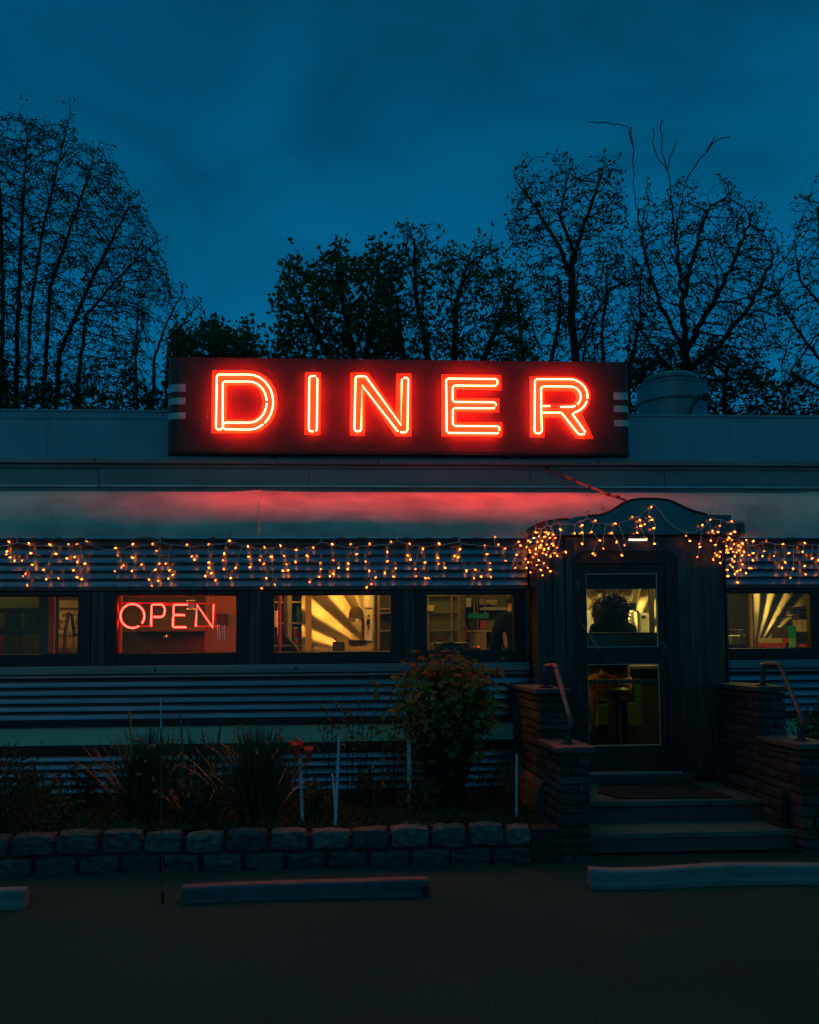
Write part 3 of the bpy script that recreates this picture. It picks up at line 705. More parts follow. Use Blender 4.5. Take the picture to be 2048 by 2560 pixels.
light_string('icicle light string over the window with the bright steel panel', A1,
  [(1020,872),(1115,880),(1182,875),(1248,885),(1320,872),(1355,850),(1400,868),(1477,872),(1558,866),(1648,860),(1672,845),(1720,862)],
  [[(1045,870),(1048,913),(1053,957)],[(1095,927)],[(1115,873),(1143,913),(1112,943),(1122,1003),(1103,1046)],[(1158,1031)],[(1182,866),(1197,910),(1207,945),(1213,970),(1192,972)],[(1248,885),(1293,908),(1245,935)],
   [(1320,875),(1297,912),(1350,940),(1352,965),(1345,998),(1305,1020)],[(1400,860),(1404,928),(1427,960),(1405,985),(1390,995)],[(1477,860),(1503,902),(1467,942),(1465,965)],[(1558,858),(1541,933),(1556,973),(1583,1000),(1565,1028),(1545,1042)],[(1648,850),(1632,893),(1632,932),(1668,962),(1658,997),(1622,982)]],
  [(1355,832),(1672,832)], wall_d, None)
light_string('icicle light string between the fourth window and the entrance bay', A2,
  [(-10,858),(57,872),(125,866),(213,852),(250,862),(317,868),(375,870),(402,876),(470,850)],
  [[(0,858),(-8,908),(4,925)],[(57,880),(65,937),(28,995),(67,1003),(80,1003)],[(25,965)],[(125,858),(120,918),(122,943),(150,960)],[(213,882),(190,910),(205,915),(240,972),(277,968),(272,1003)],[(317,865),(327,902),(340,940),(340,967),(302,997),(343,998)],[(360,830)],[(375,862)],[(402,878),(405,930)],[(460,850),(468,866),(452,905),(446,960)]],
  [(212,835)], wall_d, None)
def hood_d(u, v):
    if u < 1425:
        if v > 1347 and u > 1333: return -.475
        y = float(np.interp(u, (1315, 1327, 1337, 1349, 1361, 1390, 1425), (-.08, -.10, -.27, -.36, -.42, -.52, -.55)))
        return y
    return -.545
light_string('dense bunch of fairy lights on the curved left corner of the entrance hood', A3,
  [(20,330),(80,300),(112,255),(150,265),(190,235),(225,245),(252,230),(300,235)],
  [[(115,290),(75,360),(75,435),(40,480)],[(150,285),(127,358),(115,410),(112,445),(78,578)],[(190,290),(178,322),(150,383),(175,413)],[(205,300),(193,378)],[(292,270),(268,400),(250,440),(220,463)],[(268,458),(330,432)],[(120,525),(200,545),(220,570)],[(163,598)],[(240,305)],[(100,330)],[(60,350),(48,395),(70,420)],[(140,320),(160,352),(142,398),(165,440)],[(215,330),(232,372),(205,405),(188,450)],[(95,470),(60,505),(48,545)],[(255,330),(240,385)],[(135,490),(172,512),(150,560)]],
  [(112,238),(190,218),(252,213)], hood_d, None)
light_string('fairy light string draped across the front of the entrance hood', A3,
  [(252,235),(400,232),(485,190),(560,225),(660,238),(750,215),(850,175),(955,85),(1010,140),(1060,210),(1120,260),(1180,285),(1245,290),(1330,245),(1375,190),(1450,200),(1525,220),(1600,220)],
  [[(447,240),(447,292),(447,372)],[(393,297)],[(542,207),(515,288),(575,348),(525,443),(540,455)],[(600,407)],[(685,228),(658,295),(695,360),(733,456)],[(752,383)],[(808,180),(862,203),(868,243),(843,293)],[(898,232)],[(945,108),(933,178),(948,200),(962,260),(968,372)],[(908,340)],
   [(1195,315),(1222,352)],[(1312,238),(1290,373),(1293,395),(1275,467)],[(1368,200),(1385,282),(1372,350)],[(1437,243),(1425,288)],[(1522,210),(1545,287),(1515,300)]],
  [(485,160),(1375,135),(1615,195)], hood_d, None)
def right_d(u, v):
    if v < 1348: return -.545 if u < 1862 else -.10
    return -.48 if u < 1802 else (-.36 if u < 1862 else -.12)
light_string('tangled bunch of fairy lights at the right corner of the entrance bay', A3,
  [(1425,320),(1480,335),(1540,340),(1600,350),(1640,360)],
  [[(1495,343),(1485,390),(1447,400),(1415,455)],[(1525,345),(1518,407),(1490,415),(1485,433),(1450,447),(1435,465)],[(1570,385),(1585,397)],[(1497,437),(1460,437),(1390,487)],[(1558,435),(1545,462),(1525,485),(1460,520)],[(1588,492),(1512,525),(1490,560),(1495,605)],[(1562,570),(1565,650)],[(1625,583)],[(1650,548),(1663,548)],[(1627,345),(1648,453),(1675,492)],[(1677,440)],[(1465,360),(1472,420),(1442,430)],[(1505,330),(1540,375),(1532,430),(1575,420)],[(1600,370),(1610,430),(1598,455)],[(1405,380),(1402,440)],[(1540,500),(1530,540),(1545,590)],[(1465,480),(1440,510)],[(1600,520),(1585,560)]],
  [], right_d, None)
light_string('icicle light string at the far right over the last window', A5,
  [(520,350),(680,345),(840,305),(1000,330),(1200,350),(1400,330),(1560,340),(1720,320),(1900,350)],
  [[(840,280)],[(665,285)],[(812,420),(790,487)],[(945,485)],[(1065,325),(1145,447),(1095,570),(1055,645)],[(1203,655),(1165,780)],[(1360,310),(1332,428),(1358,620),(1370,732)],[(1458,518)],[(1545,540),(1600,640)],[(1700,330),(1690,450)]],
  [(835,235)], wall_d, None)

# ------------------------------------------------------------------ stone helpers
def rough_block(w, a, b, j=.016, nseg=4):
    """one dressed block: subdivided box with pillowed, chipped faces"""
    x0, y0, z0 = a; x1, y1, z1 = b
    k = len(w.v); n = nseg; idx = {}; sc = min(1, min(x1-x0, y1-y0, z1-z0)/.20)
    for i in range(n+1):
        for jj in range(n+1):
            for l in range(n+1):
                if 0 < i < n and 0 < jj < n and 0 < l < n: continue
                e = sum(c in (0, n) for c in (i, jj, l))
                f = [i/n, jj/n, l/n]
                p = [x0+(x1-x0)*f[0], y0+(y1-y0)*f[1], z0+(z1-z0)*f[2]]
                c = [(x0+x1)/2, (y0+y1)/2, (z0+z1)/2]
                s = {1: 0, 2: .011, 3: .022}[e]
                for q_ in range(3):
                    d = p[q_]-c[q_]; p[q_] -= (1 if d > 0 else -1 if d < 0 else 0)*s*.6*sc; p[q_] += random.uniform(-j, j)*.6*min(1, sc*1.6)
                idx[(i, jj, l)] = len(w.v); w.v.append(tuple(p))
    for ax in range(3):
        for side in (0, n):
            for p in range(n):
                for q_ in range(n):
                    def g_(a_, b_):
                        t = [0, 0, 0]; t[ax] = side; t[(ax+1) % 3] = a_; t[(ax+2) % 3] = b_; return idx[tuple(t)]
                    f = (g_(p, q_), g_(p+1, q_), g_(p+1, q_+1), g_(p, q_+1))
                    w.f.append(f if side else tuple(reversed(f)))

# planter bed edged with granite blocks
YP = -2.15
bed = MB(); NXB, NYB = 60, 16
for i in range(NXB+1):
    for j in range(NYB+1):
        x = -6.5+(1.60+6.5)*i/NXB; y = -2.03+(1.98)*j/NYB
        bed.v.append((x, y, .235+.03*math.sin(x*3+y*5)*math.sin(y*4)+random.uniform(-.012, .012)))
for i in range(NXB):
    for j in range(NYB):
        a = i*(NYB+1)+j; bed.f.append((a, a+NYB+1, a+NYB+2, a+1))
tag(bed.build('planter_soil', SOIL), kind='structure')
pw = thing('planter_wall', (-1, YP, 0), 'low planter edging of two courses of rough granite blocks', 'planter wall')
w = MB(); w.box((-6.4, YP+.03, 0), (1.36, YP+.16, .225)); w.build('mortar', MORT, pw)
u_edges = [-260,-165,-70,20,32,135,143,243,255,352,361,455,464,557,568,668,677,770,780,875,880,972,980,1076,1083,1168,1176,1262,1268,1331]
w = MB()
def xg(u): return grd(u, 2140, .14).x*0 + at(u, 2120, YP).x
blocks = [(-165,-73)] + [(-70,20),(32,135),(143,243),(255,352),(361,455),(464,557),(568,668),(677,770),(780,875),(880,972),(980,1076),(1083,1168),(1176,1262),(1268,1331)]
for a, b in blocks:
    tilt = random.uniform(-.008, .008)
    rough_block(w, (xg(a), YP-.015+random.uniform(-.015, .01), .128), (xg(b)-random.uniform(0,.012), YP+.17, .270+tilt*1.8))
x = xg(-170)
while x > -6.3: rough_block(w, (x-.29, YP-.01, .128), (x-.01, YP+.17, .27)); x -= .30
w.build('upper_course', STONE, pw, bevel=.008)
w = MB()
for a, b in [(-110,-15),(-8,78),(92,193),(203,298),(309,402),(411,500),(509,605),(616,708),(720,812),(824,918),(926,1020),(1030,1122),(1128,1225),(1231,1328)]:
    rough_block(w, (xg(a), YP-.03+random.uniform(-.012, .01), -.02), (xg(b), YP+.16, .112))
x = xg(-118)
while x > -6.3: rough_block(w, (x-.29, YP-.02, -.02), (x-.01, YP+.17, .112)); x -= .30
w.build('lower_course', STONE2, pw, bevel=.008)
w = MB(); rough_block(w, (1.372, YP-.0, -.01), (1.60, YP+.22, .255), .008)
tag(w.build('timber_block', WOODD, bevel=.006), 'dark rotten timber block closing the gap between planter and stone pier', 'timber block')

# steps, landing, mat
st = thing('entrance_steps', (2.6, -1.5, 0), 'two wide concrete steps leading up to the diner door', 'steps')
w = MB(); w.box((1.845, -1.95, .02), (3.56, -1.521, .120)); w.build('riser', CONCD, st)
w = MB(); w.box((1.843, -1.965, .121), (3.57, -1.50, .165)); w.build('tread', CONC, st, bevel=.008)
w = MB(); w.box((1.845, -1.50, .02), (3.42, -.46, .292)); w.build('riser', CONCD, st)
w = MB(); w.box((1.843, -1.53, .293), (2.95, -.46, .335)); w.box((2.955, -1.53, .293), (3.43, -.46, .335)); w.build('tread', CONC, st, bevel=.008)
w = MB(); c = [grd(1495,1983,.337), grd(1552,1998,.337), grd(1835,1995,.337), grd(1712,1954,.337), grd(1500,1956,.337)]
w.prismz([(p.x, p.y) for p in c], .3365, .346)
tag(w.build('door_mat', MATM, bevel=.002), 'dark rubber mat lying on the landing in front of the door', 'door mat')

# stepped stone piers with bluestone caps
def courses(w, x0, x1, y0, y1, z0, z1, h=.075):
    z = z0
    while z < z1-.02:
        hh = min(h*random.uniform(.75, 1.3), z1-z)
        if z1-z-hh < .03: hh = z1-z
        # faces along x (front) and along y (sides) in one ring of stones
        y = y0
        first = True
        while y < y1-.01:
            L = random.uniform(.16, .40)
            if first and random.random() < .5: L *= .6
            y2 = min(y1, y+L)
            if y1-y2 < .06: y2 = y1
            if first and (x1-x0) > .18 and random.random() < .45:
                xm = x0+(x1-x0)*random.uniform(.35, .65)
                rough_block(w, (x0, y, z), (xm-.003, y2-.004, z+hh-.005), .010, 2); rough_block(w, (xm+.003, y, z), (x1, y2-.004, z+hh-.005), .010, 2)
            else: rough_block(w, (x0, y, z), (x1, y2-.004, z+hh-.005), .010, 2)
            y = y2; first = False
        z += hh
def pier(label, x0, x1, flare):
    t = thing('stone_pier', ((x0+x1)/2, -1.2, 0), label, 'stone pier', 'stone piers beside the steps')
    w = MB(); courses(w, x0, x1, -2.10, -1.36, -.02, .785); w.build('lower_pier', SCHIST, t, bevel=.006)
    w = MB(); courses(w, x0, x1, -1.355, -.03, -.02, 1.19); w.build('upper_pier', SCHIST, t, bevel=.006)
    w = MB(); w.box((x0+.02, -2.06, 0), (x1-.02, -.03, .77)); w.box((x0+.02, -1.33, .7705), (x1-.02, -.03, 1.18)); w.build('core', MORT, t)
    w = MB(); rough_block(w, (x0-.03, -2.14, .787), (x1+.035, -1.37, .835), .005, 4); w.build('cap_stone', BLUEST, t, bevel=.006)
    w = MB(); rough_block(w, (x0-.03, -1.39, 1.192), (x1+.03, -.0, 1.238), .005, 4); w.build('cap_stone', BLUEST, t, bevel=.006)
    return t
lp = pier('stepped stone pier with slab caps on the planter side of the steps', 1.60, 1.835, 0)
w = MB(); w.prism([(1.50, .2), (1.598, .2), (1.598, .5), (1.56, .46), (1.53, .33)], -1.5, -.1); w.build('mortar_skirt', CONCD, lp)
rp = pier('stepped stone pier with slab caps right of the steps', 3.44, 3.69, 1)
w = MB(); courses(w, 3.37, 3.438, -1.9, -.5, .0, .46); w.build('stone_kerb', SCHIST, rp, bevel=.006)

# handrails
def handrail(label, pts):
    t = thing('handrail', tuple(pts[0]), label, 'handrail', 'pipe handrails beside the steps')
    f, e1, e2, e3, g_ = pts
    w = MB(); w.tube([e1.lerp(e2, .03), e1.lerp(e2, .5), e2.lerp(e1, .03)], .020, 12); w.build('rail', RAIL, t, smooth=True)
    w = MB(); w.tube([f, f.lerp(e1, .8)], .020, 12); w.lathe(tuple(f), [(.055, 0), (.055, .012), (.03, .016), (.03, .05)], 16); w.build('post', RAILD, t, smooth=True)
    w = MB(); w.tube([f.lerp(e1, .75), e1-Vector((0, 0, .012)), e1.lerp(e2, .12)], .026, 12); w.build('elbow', RAILD, t, smooth=True)
    w = MB(); d = (e3-e2); w.tube([e2.lerp(e1, .06), e2, e2+d*.35, e2+d*.8, e3, e3.lerp(g_, .3)], .025, 12); w.build('elbow', RAIL, t, smooth=True)
    w = MB(); w.tube([e3.lerp(g_, .2), g_], .020, 12); w.lathe(tuple(g_), [(.055, 0), (.055, .012), (.03, .016), (.03, .04)], 16); w.build('post', RAILD, t, smooth=True)
handrail('sloping pipe handrail with an orange lit elbow on the planter side pier',
  [Vector((1.715, -1.88, .835)), at(1428,1808,-1.88), at(1388,1665,-1.33), at(1366,1666,-1.20), Vector((at(1366,1700,-1.20).x, -1.20, 1.238))])
handrail('sloping pipe handrail on the far right pier',
  [Vector((3.56, -1.88, .835)), at(2008,1802,-1.88), at(1949,1661,-1.33), at(1908,1662,-1.20), Vector((at(1907,1700,-1.20).x, -1.20, 1.238))])

# ------------------------------------------------------------------ wheel stops and marker
def wheel_stop(label, pb, pf_top, h, d, m_, chamf, wob=0.0):
    """pb: list of front-bottom points along the stop"""
    w = MB(); n = len(pb)
    for i, p in enumerate(pb):
        q_ = pb[min(i+1, n-1)]-pb[max(i-1, 0)]; nrm = Vector((-q_.y, q_.x, 0)).normalized()
        hh = h[i] if isinstance(h, list) else h
        for a, z in ((0, 0), (0, hh*chamf), (.012, hh*chamf+.004), (.018, hh-.012), (.03, hh), (d-.03, hh), (d-.012, hh-.015), (d, 0)):
            w.v.append((p.x+nrm.x*a, p.y+nrm.y*a, z))
    for i in range(n-1):
        for j in range(8): w.f.append((i*8+j, i*8+(j+1) % 8, (i+1)*8+(j+1) % 8, (i+1)*8+j)[::-1])
    w.f.append(tuple(range(8))); w.f.append(tuple(reversed(range((n-1)*8, n*8))))
    o = w.build('wheel_stop', m_, bevel=.004); return tag(o, label, 'wheel stop', 'wheel stops in the parking lot')
pb = [grd(455+620*t/10, 2262-21*(t/10)-2*math.sin(t*.5), 0) for t in range(11)]
ws = wheel_stop('dark blue wheel stop lying below the planter', pb, None, [.098, .1, .1, .1, .1, .1, .102, .104, .106, .108, .104], .15, STOPR, .12)
w = MB(); e = pb[-1]; w.box((e.x-.05, e.y-.012, .0), (e.x-.005, e.y-.001, .075)); w.build('end_notch', DARKB, ws)
pb = [grd(u, v, 0) for u, v in ((1476,2225),(1540,2225),(1640,2223),(1740,2219),(1820,2215),(1900,2213),(1980,2213),(2060,2213),(2140,2212))]
wheel_stop('pale warped wheel stop in front of the steps', pb, None, [.128, .118, .118, .126, .130, .126, .124, .122, .12], .15, STOPW, .3)
pb = [grd(u, v, 0) for u, v in ((-320,2288),(-150,2283),(-60,2279),(57,2275))]
wheel_stop('short end of a pale wheel stop cut off by the left picture edge', pb, None, .115, .15, STOPW, .3)
b0 = grd(407, 2258, 0)
mk = thing('driveway_marker', tuple(b0), 'thin upright driveway marker rod with a pale top and faded red shaft', 'marker rod')
ztop, zmid = at(400, 1745, b0.y).z, at(401, 1822, b0.y).z
w = MB(); w.tube([b0, Vector((b0.x-.012, b0.y, zmid*.5)), Vector((b0.x-.02, b0.y, zmid))], .0048, 8); w.build('shaft', MARK, mk, smooth=True)
w = MB(); w.tube([Vector((b0.x-.02, b0.y, zmid+.001)), Vector((b0.x-.026, b0.y, ztop))], .0046, 8); w.build('reflector_sleeve', STAKE, mk, smooth=True)
w = MB(); w.tube([b0, b0+Vector((0, 0, .07))], .009, 8); w.build('ground_spike', DARKB, mk)

# stakes in the bed
for (tu, tv), (bu, bv), y, wd, lab in (((750,1897),(757,2065),-1.63,.026,'white plastic garden stake under the red poppies'), ((848,1843),(838,2070),-1.86,.022,'tall white garden stake beside a short leaning one'),
        ((831,1935),(843,2068),-1.80,.018,'short leaning garden stake beside a taller white one'), ((1022,1835),(1025,2030),-1.19,.032,'thick white garden stake left of the leafy shrub'), ((1292,1885),(1291,2055),-1.72,.018,'thin white garden stake next to the stone pier')):
    a, b = at(tu, tv, y), at(bu, bv, y); b.z = min(b.z, .22); w = MB()
    ax = (a-b).normalized(); sx = Vector((wd/2, 0, 0)); sy = Vector((0, wd*.28, 0))
    for p in (b, a): w.v += [tuple(p-sx-sy), tuple(p+sx-sy), tuple(p+sx+sy), tuple(p-sx+sy)]
    w.f += [(0,3,2,1),(4,5,6,7),(0,1,5,4),(1,2,6,5),(2,3,7,6),(3,0,4,7)]
    o = w.build('garden_stake', STAKE, bevel=.002); tag(o, lab, 'garden stake', 'stakes in the planter')
    w = MB(); p = b.lerp(a, .55); w.tube([p+Vector((wd*.8*math.cos(t), wd*.8*math.sin(t), 0)) for t in [i*math.pi/4 for i in range(8)]], .0025, 5, closed=True); w.build('twine', DARKB, o)

# ------------------------------------------------------------------ roof fan
vc = (4.03, 2.3, 0)
vt = thing('roof_exhaust_fan', (vc[0], vc[1], 3.47), 'round mushroom roof exhaust fan of galvanised metal behind the parapet', 'roof fan')
S_ = (9.5+2.3)/(9.5+2.0)
def vz(v): return at(1700, v, vc[1]).z
w = MB(); w.lathe((vc[0], vc[1], 0), [(.41, 3.47), (.41, vz(1014)), (.43, vz(1012))], 40); w.build('fan_base', VENT, vt, smooth=True)
w = MB(); w.lathe((vc[0], vc[1], 0), [(.44, vz(1013)), (.445, vz(1009)), (.42, vz(1008)), (.42, vz(973)), (.43, vz(972)), (.43, vz(969)), (.405, vz(968))], 48); w.build('fan_drum', VENT, vt, smooth=True)
w = MB(); w.lathe((vc[0], vc[1], 0), [(.315, vz(968)), (.315, vz(957))], 40); w.build('fan_neck', VENT, vt, smooth=True)
w = MB(); w.lathe((vc[0], vc[1], 0), [(.33, vz(957)), (.335, vz(952)), (.32, vz(946)), (.26, vz(940)), (.16, vz(936.5)), (.03, vz(935)), (.022, vz(930)), (.004, vz(929))], 40); w.build('fan_cap', VENT, vt, smooth=True)
w = MB(); pts = [at(1723+x, v, vc[1]-.44) for x, v in ((0,1042),(5,1022),(14,1008),(25,998),(36,992))]; w.tube(pts, .012, 6); w.box(tuple(pts[-1]-Vector((.0, .03, .035))), tuple(pts[-1]+Vector((.06, .05, .04)))); w.build('conduit', DARKB, vt)

# ------------------------------------------------------------------ foliage tools
def rv():
    v = Vector((random.gauss(0,1), random.gauss(0,1), random.gauss(0,1))); return v.normalized()
def leaf(w, p, d, L, wd, n=None):
    """a folded leaf: two quads along the midrib d"""
    d = d.normalized(); n = n or rv(); s = d.cross(n)
    if s.length < 1e-3: s = d.cross(Vector((.3, .5, .8)))
    s.normalize(); n = s.cross(d); k = len(w.v)
    w.v += [tuple(p), tuple(p+d*L*.45+s*wd*.5+n*wd*.15), tuple(p+d*L), tuple(p+d*L*.45-s*wd*.5+n*wd*.15), tuple(p+d*L*.5)]
    w.f += [(k, k+1, k+2, k+4), (k, k+4, k+2, k+3)]
def blade(w, p, d, L, wd, droop=.3, n=5):
    d = d.normalized(); s = d.cross(Vector((0, 0, 1)))
    if s.length < .05: s = Vector((random.uniform(-1,1), random.uniform(-1,1), 0))
    s.normalize(); s = (s*math.cos(random.uniform(-.9,.9))+d.cross(s)*math.sin(random.uniform(-.9,.9))).normalized()
    k = len(w.v); q_ = Vector(p); dd = Vector(d); pts = []
    for i in range(n+1):
        t = i/n; ww = wd*(1-.85*t**2.2)*.5
        w.v += [tuple(q_-s*ww), tuple(q_+s*ww)]; pts.append(q_.copy())
        dd = (dd+Vector((d.x*.5, d.y*.5, -1))*droop*t/n*1.6).normalized(); q_ = q_+dd*L/n
    for i in range(n): w.f.append((k+2*i, k+2*i+1, k+2*i+3, k+2*i+2))
    return pts[-1], dd
def bez(a, b, c, n=8): return [a*(1-t)**2+b*2*t*(1-t)+c*t*t for t in (i/n for i in range(n+1))]
G0 = .235

# daffodil clumps gone over
def clump(label, x, y, n, h, spread, nfl, seed):
    random.seed(seed); t = thing('daffodil_clump', (x, y, G0), label, 'flower clump', 'faded daffodil clumps in the planter')
    w = MB()
    for i in range(n):
        a = random.uniform(0, 6.283); r = abs(random.gauss(0, .5)); lean = random.uniform(.02, spread)*(.3+r)
        p = Vector((x+math.cos(a)*.09*r, y+math.sin(a)*.09*r, G0-.02))
        blade(w, p, Vector((math.cos(a)*lean, math.sin(a)*lean, 1)), h*random.uniform(.6, 1.08), random.uniform(.010, .017), random.uniform(.05, .75) if random.random() < .8 else 1.6)
    w.build('leaf_blades', GLADE, t)
    for i in range(nfl):
        a = random.uniform(0, 6.283); ln = random.uniform(.1, spread*1.05); hh = h*random.uniform(.55, 1.0)
        p = Vector((x+random.gauss(0,.05), y+random.gauss(0,.05), G0)); d = Vector((math.cos(a)*ln, math.sin(a)*ln*.6-.12, 1)).normalized()
        e = p+d*hh; q_ = MB(); q_.tube(bez(p, p.lerp(e, .6)+Vector((0,0,.04)), e, 6), .003, 5); q_.tube(bez(e, e+d*.03, e+Vector((d.x*.06, -.03, -.005)), 4), .0028, 5)
        q_.build('stem', GLADE, t)
        c = e+Vector((d.x*.06, -.03, -.005)); q_ = MB(); f = Vector((random.gauss(0,.5), -.8, random.uniform(-1.1,.0))).normalized()
        for k in range(6): leaf(q_, c, (f*random.uniform(.3,.9)+rv()*.8), random.uniform(.022, .042), random.uniform(.008, .016))
        q_.tube([c, c+f*.028], [.006, .011], 7); q_.build('flower_head', DRYF, t)
clump('spiky daffodil clump with faded orange flowers left of the marker rod', -1.55, -1.50, 520, .74, .62, 22, 3)
clump('big daffodil clump with faded flowers in front of the red poppies', -.66, -1.68, 640, .78, .62, 22, 5)
clump('low daffodil clump with bent stems right behind the marker rod', -1.12, -1.62, 190, .46, 1.0, 9, 8)
random.seed(11)
ir = thing('iris_clump', (-1.05, -1.05, G0), 'tall iris clump with sword shaped leaves against the cream band', 'iris clump')
w = MB()
for i in range(34):
    u = random.uniform(395, 540); p = at(u, 2040, -1.05); p.z = G0-.02
    blade(w, p, Vector((random.gauss(0, .16), random.gauss(0, .1), 1)), random.uniform(.45, .92), random.uniform(.026, .042), random.uniform(0, .22))
for u, v, lean in ((505,1825,.02),(460,1843,.10),(425,1850,.18),(520,1828,.0)):
    e = at(u, v, -1.05); p = Vector((e.x-lean*.7, -1.05, G0-.02)); blade(w, p, e-p, (e-p).length, .036, .02)
w.build('leaf_blades', GLADE, ir)
pt_ = thing('seed_stalk', tuple(Vector((at(330,2000,-1.0).x, -1.0, G0))), 'lone brown seed stalk standing against the cream band', 'dry stalk')
w = MB(); e = at(326, 1800, -1.0); b = Vector((e.x+.02, -1.0, G0)); w.tube([b, b.lerp(e, .5)+Vector((.01,0,0)), e], .007, 6); w.build('stem', DRYF, pt_)
w = MB(); w.tube([e, e+Vector((-.005,0,.04)), e+Vector((-.008,0,.075))], [.006, .015, .004], 8); w.build('seed_head', DRYF, pt_, smooth=True)
# poppies
for (u, v), s, lab in (((741,1880),.062,'larger red poppy drooping over the white garden stake'), ((772,1884),.048,'smaller red poppy beside the larger one')):
    c = at(u, v, -1.66); t = thing('red_poppy', (c.x, c.y, G0), lab, 'poppy', 'red poppies in the planter')
    b = Vector((-.30+random.uniform(-.03,.03), -1.62, G0))
    w = MB(); w.tube(bez(b, Vector((b.x+.02, b.y, c.z)), c+Vector((0,0,-.03)), 10), .0035, 6); w.build('stem', GLADE, t, smooth=True)
    for k in range(6):
        a = k*math.pi/3+random.uniform(-.2,.2); q_ = MB(); nn = 6
        for i in range(nn+1):
            for j in range(5):
                tt = i/nn; s_ = (j/4-.5)*1.9*math.sin(min(1, tt*1.25+.1)*math.pi*.62)
                rr_ = s*(.1+1.15*tt**.85); el = 1.2-1.0*tt+random.uniform(-.10,.10)
                q_.v.append((c.x+rr_*.8*math.cos(a+s_*.62)*math.cos(el*.6), c.y+rr_*.8*math.sin(a+s_*.62)*math.cos(el*.6)*.9, c.z-.04+s*2.0*tt+random.uniform(-.005,.005)-.03*max(0,-math.sin(a))))
        for i in range(nn):
            for j in range(4): q_.f.append((i*5+j, (i+1)*5+j, (i+1)*5+j+1, i*5+j+1))
        q_.build('petal', POPPY, t, smooth='all')
w = MB(); c = at(933, 1928, -1.3); t = thing('orange_tulip', (c.x, -1.3, G0), 'single closed orange tulip between two white stakes', 'tulip')
q_ = MB(); q_.tube([Vector((c.x+.01, -1.3, G0)), c], .0035, 6); q_.build('stem', GLADE, t)
q_ = MB(); q_.tube([c, c+Vector((0,0,.02)), c+Vector((0,0,.045)), c+Vector((0,0,.062))], [.006, .016, .014, .003], 8); q_.build('flower_head', DRYF, t, smooth=True)

# shrubs: stems that fork, leaves at their ends
def shrub(label, base, tips, m_leaf, nleaf, lsize, sr=.012, spread=.09, name='leafy_shrub', mixm=None, fork=2, cat='shrub', topz=None, star=False, sec=True):
    t = thing(name, (base[0], base[1], G0), label, cat)
    w = MB(); A = MB(); B = MB()
    for e in tips:
        b = Vector((base[0]+random.gauss(0, base[2]), base[1]+random.gauss(0, base[2]*.5), G0-.03))
        e = Vector(e); mid = b.lerp(e, .55)+Vector((random.gauss(0,.03), random.gauss(0,.03), .08))
        pts = bez(b, mid, e, 8); w.tube(pts, [sr*(1-.75*i/8) for i in range(9)], 6)
        ends = [(e, (e-pts[-2]).normalized(), 1)]
        for k in range(fork):
            i0 = random.randint(3, 7); p = pts[i0]; d = ((pts[i0+1]-p).normalized()+rv()*.9+Vector((0,0,.3))).normalized(); L = random.uniform(.08, .26)
            w.tube([p, p+d*L*.5+rv()*.01, p+d*L], [sr*.45, sr*.35, sr*.2], 5); ends.append((p+d*L, d, .7))
        for p, d, f in ends:
            for k in range(int(nleaf*f)):
                o = Vector((random.gauss(0,1), random.gauss(0,1), random.gauss(0,.8)))*spread
                q_ = p+o; up_ = topz is not None and q_.z > topz+random.gauss(0,.03)
                W_ = B if (mixm and up_) else A
                if star:
                    ax = (o+Vector((0,-.05,.12))).normalized(); s1 = ax.cross(rv()).normalized(); s2 = ax.cross(s1)
                    for j in range(5):
                        an = (j-2)*.62; leaf(W_, q_, s1*math.cos(an)+s2*math.sin(an)+ax*.15, lsize*random.uniform(.7,1.1)*(1-.12*abs(j-2)), lsize*.36, ax)
                else: leaf(W_, q_, o.normalized()+d*.7+rv()*.5, lsize*random.uniform(.7,1.25), lsize*random.uniform(.4,.55))
    w.build('stems', BARK, t, smooth='all'); A.build('leaves', m_leaf, t)
    if mixm and B.f: B.build('leaves', mixm, t)
    return t
random.seed(21)
tips = []
for i in range(150):
    u = random.gauss(1118, 80); v = random.uniform(1650, 1815)
    ell = ((u-1118)/128)**2+((v-1745)/100)**2
    if ell > 1: continue
    y = -1.15+random.gauss(0, .2); tips.append(at(u, v, y))
shrub('big rounded shrub on bare stems with orange tinged new leaves on top', (at(1112,2040,-1.15).x, -1.15, .075), tips, LEAFY, 7, .055, .013, .075, mixm=LEAFO, topz=at(1118,1690,-1.15).z, star=True, fork=3)
random.seed(23)
shrub('thin rose bush with sparse leaves left of the big shrub', (at(895,2000,-1.0).x, -1.0, .03), [at(u, v, -1.0+random.gauss(0,.05)) for u, v in ((892,1700),(915,1740),(880,1760),(930,1780),(905,1800),(950,1735),(870,1800),(925,1830))], LEAFD, 5, .05, .006, .05, name='rose_bush', fork=3)
shrub('short rose bush in front of the cream band beside the poppies', (at(830,2000,-1.1).x, -1.1, .03), [at(u, v, -1.1+random.gauss(0,.05)) for u, v in ((818,1762),(835,1790),(810,1815),(845,1825),(825,1850),(860,1840))], LEAFD, 6, .045, .005, .05, name='rose_bush', fork=3)
shrub('small bush growing between the rose bushes and the big shrub', (at(985,2000,-1.0).x, -1.0, .03), [at(u, v, -1.0+random.gauss(0,.06)) for u, v in ((975,1830),(1000,1815),(1015,1850),(960,1845),(990,1860),(1030,1800))], LEAFD, 8, .05, .006, .05, fork=3)
shrub('low dark bush under the big shrub next to the stone pier', (at(1215,2040,-1.4).x, -1.4, .06), [at(u, v, -1.4+random.gauss(0,.08)) for u, v in ((1180,1960),(1210,1940),(1245,1950),(1225,1985),(1265,1975),(1190,1995),(1250,2000),(1280,1960))], LEAFD, 14, .045, .006, .06, fork=3)
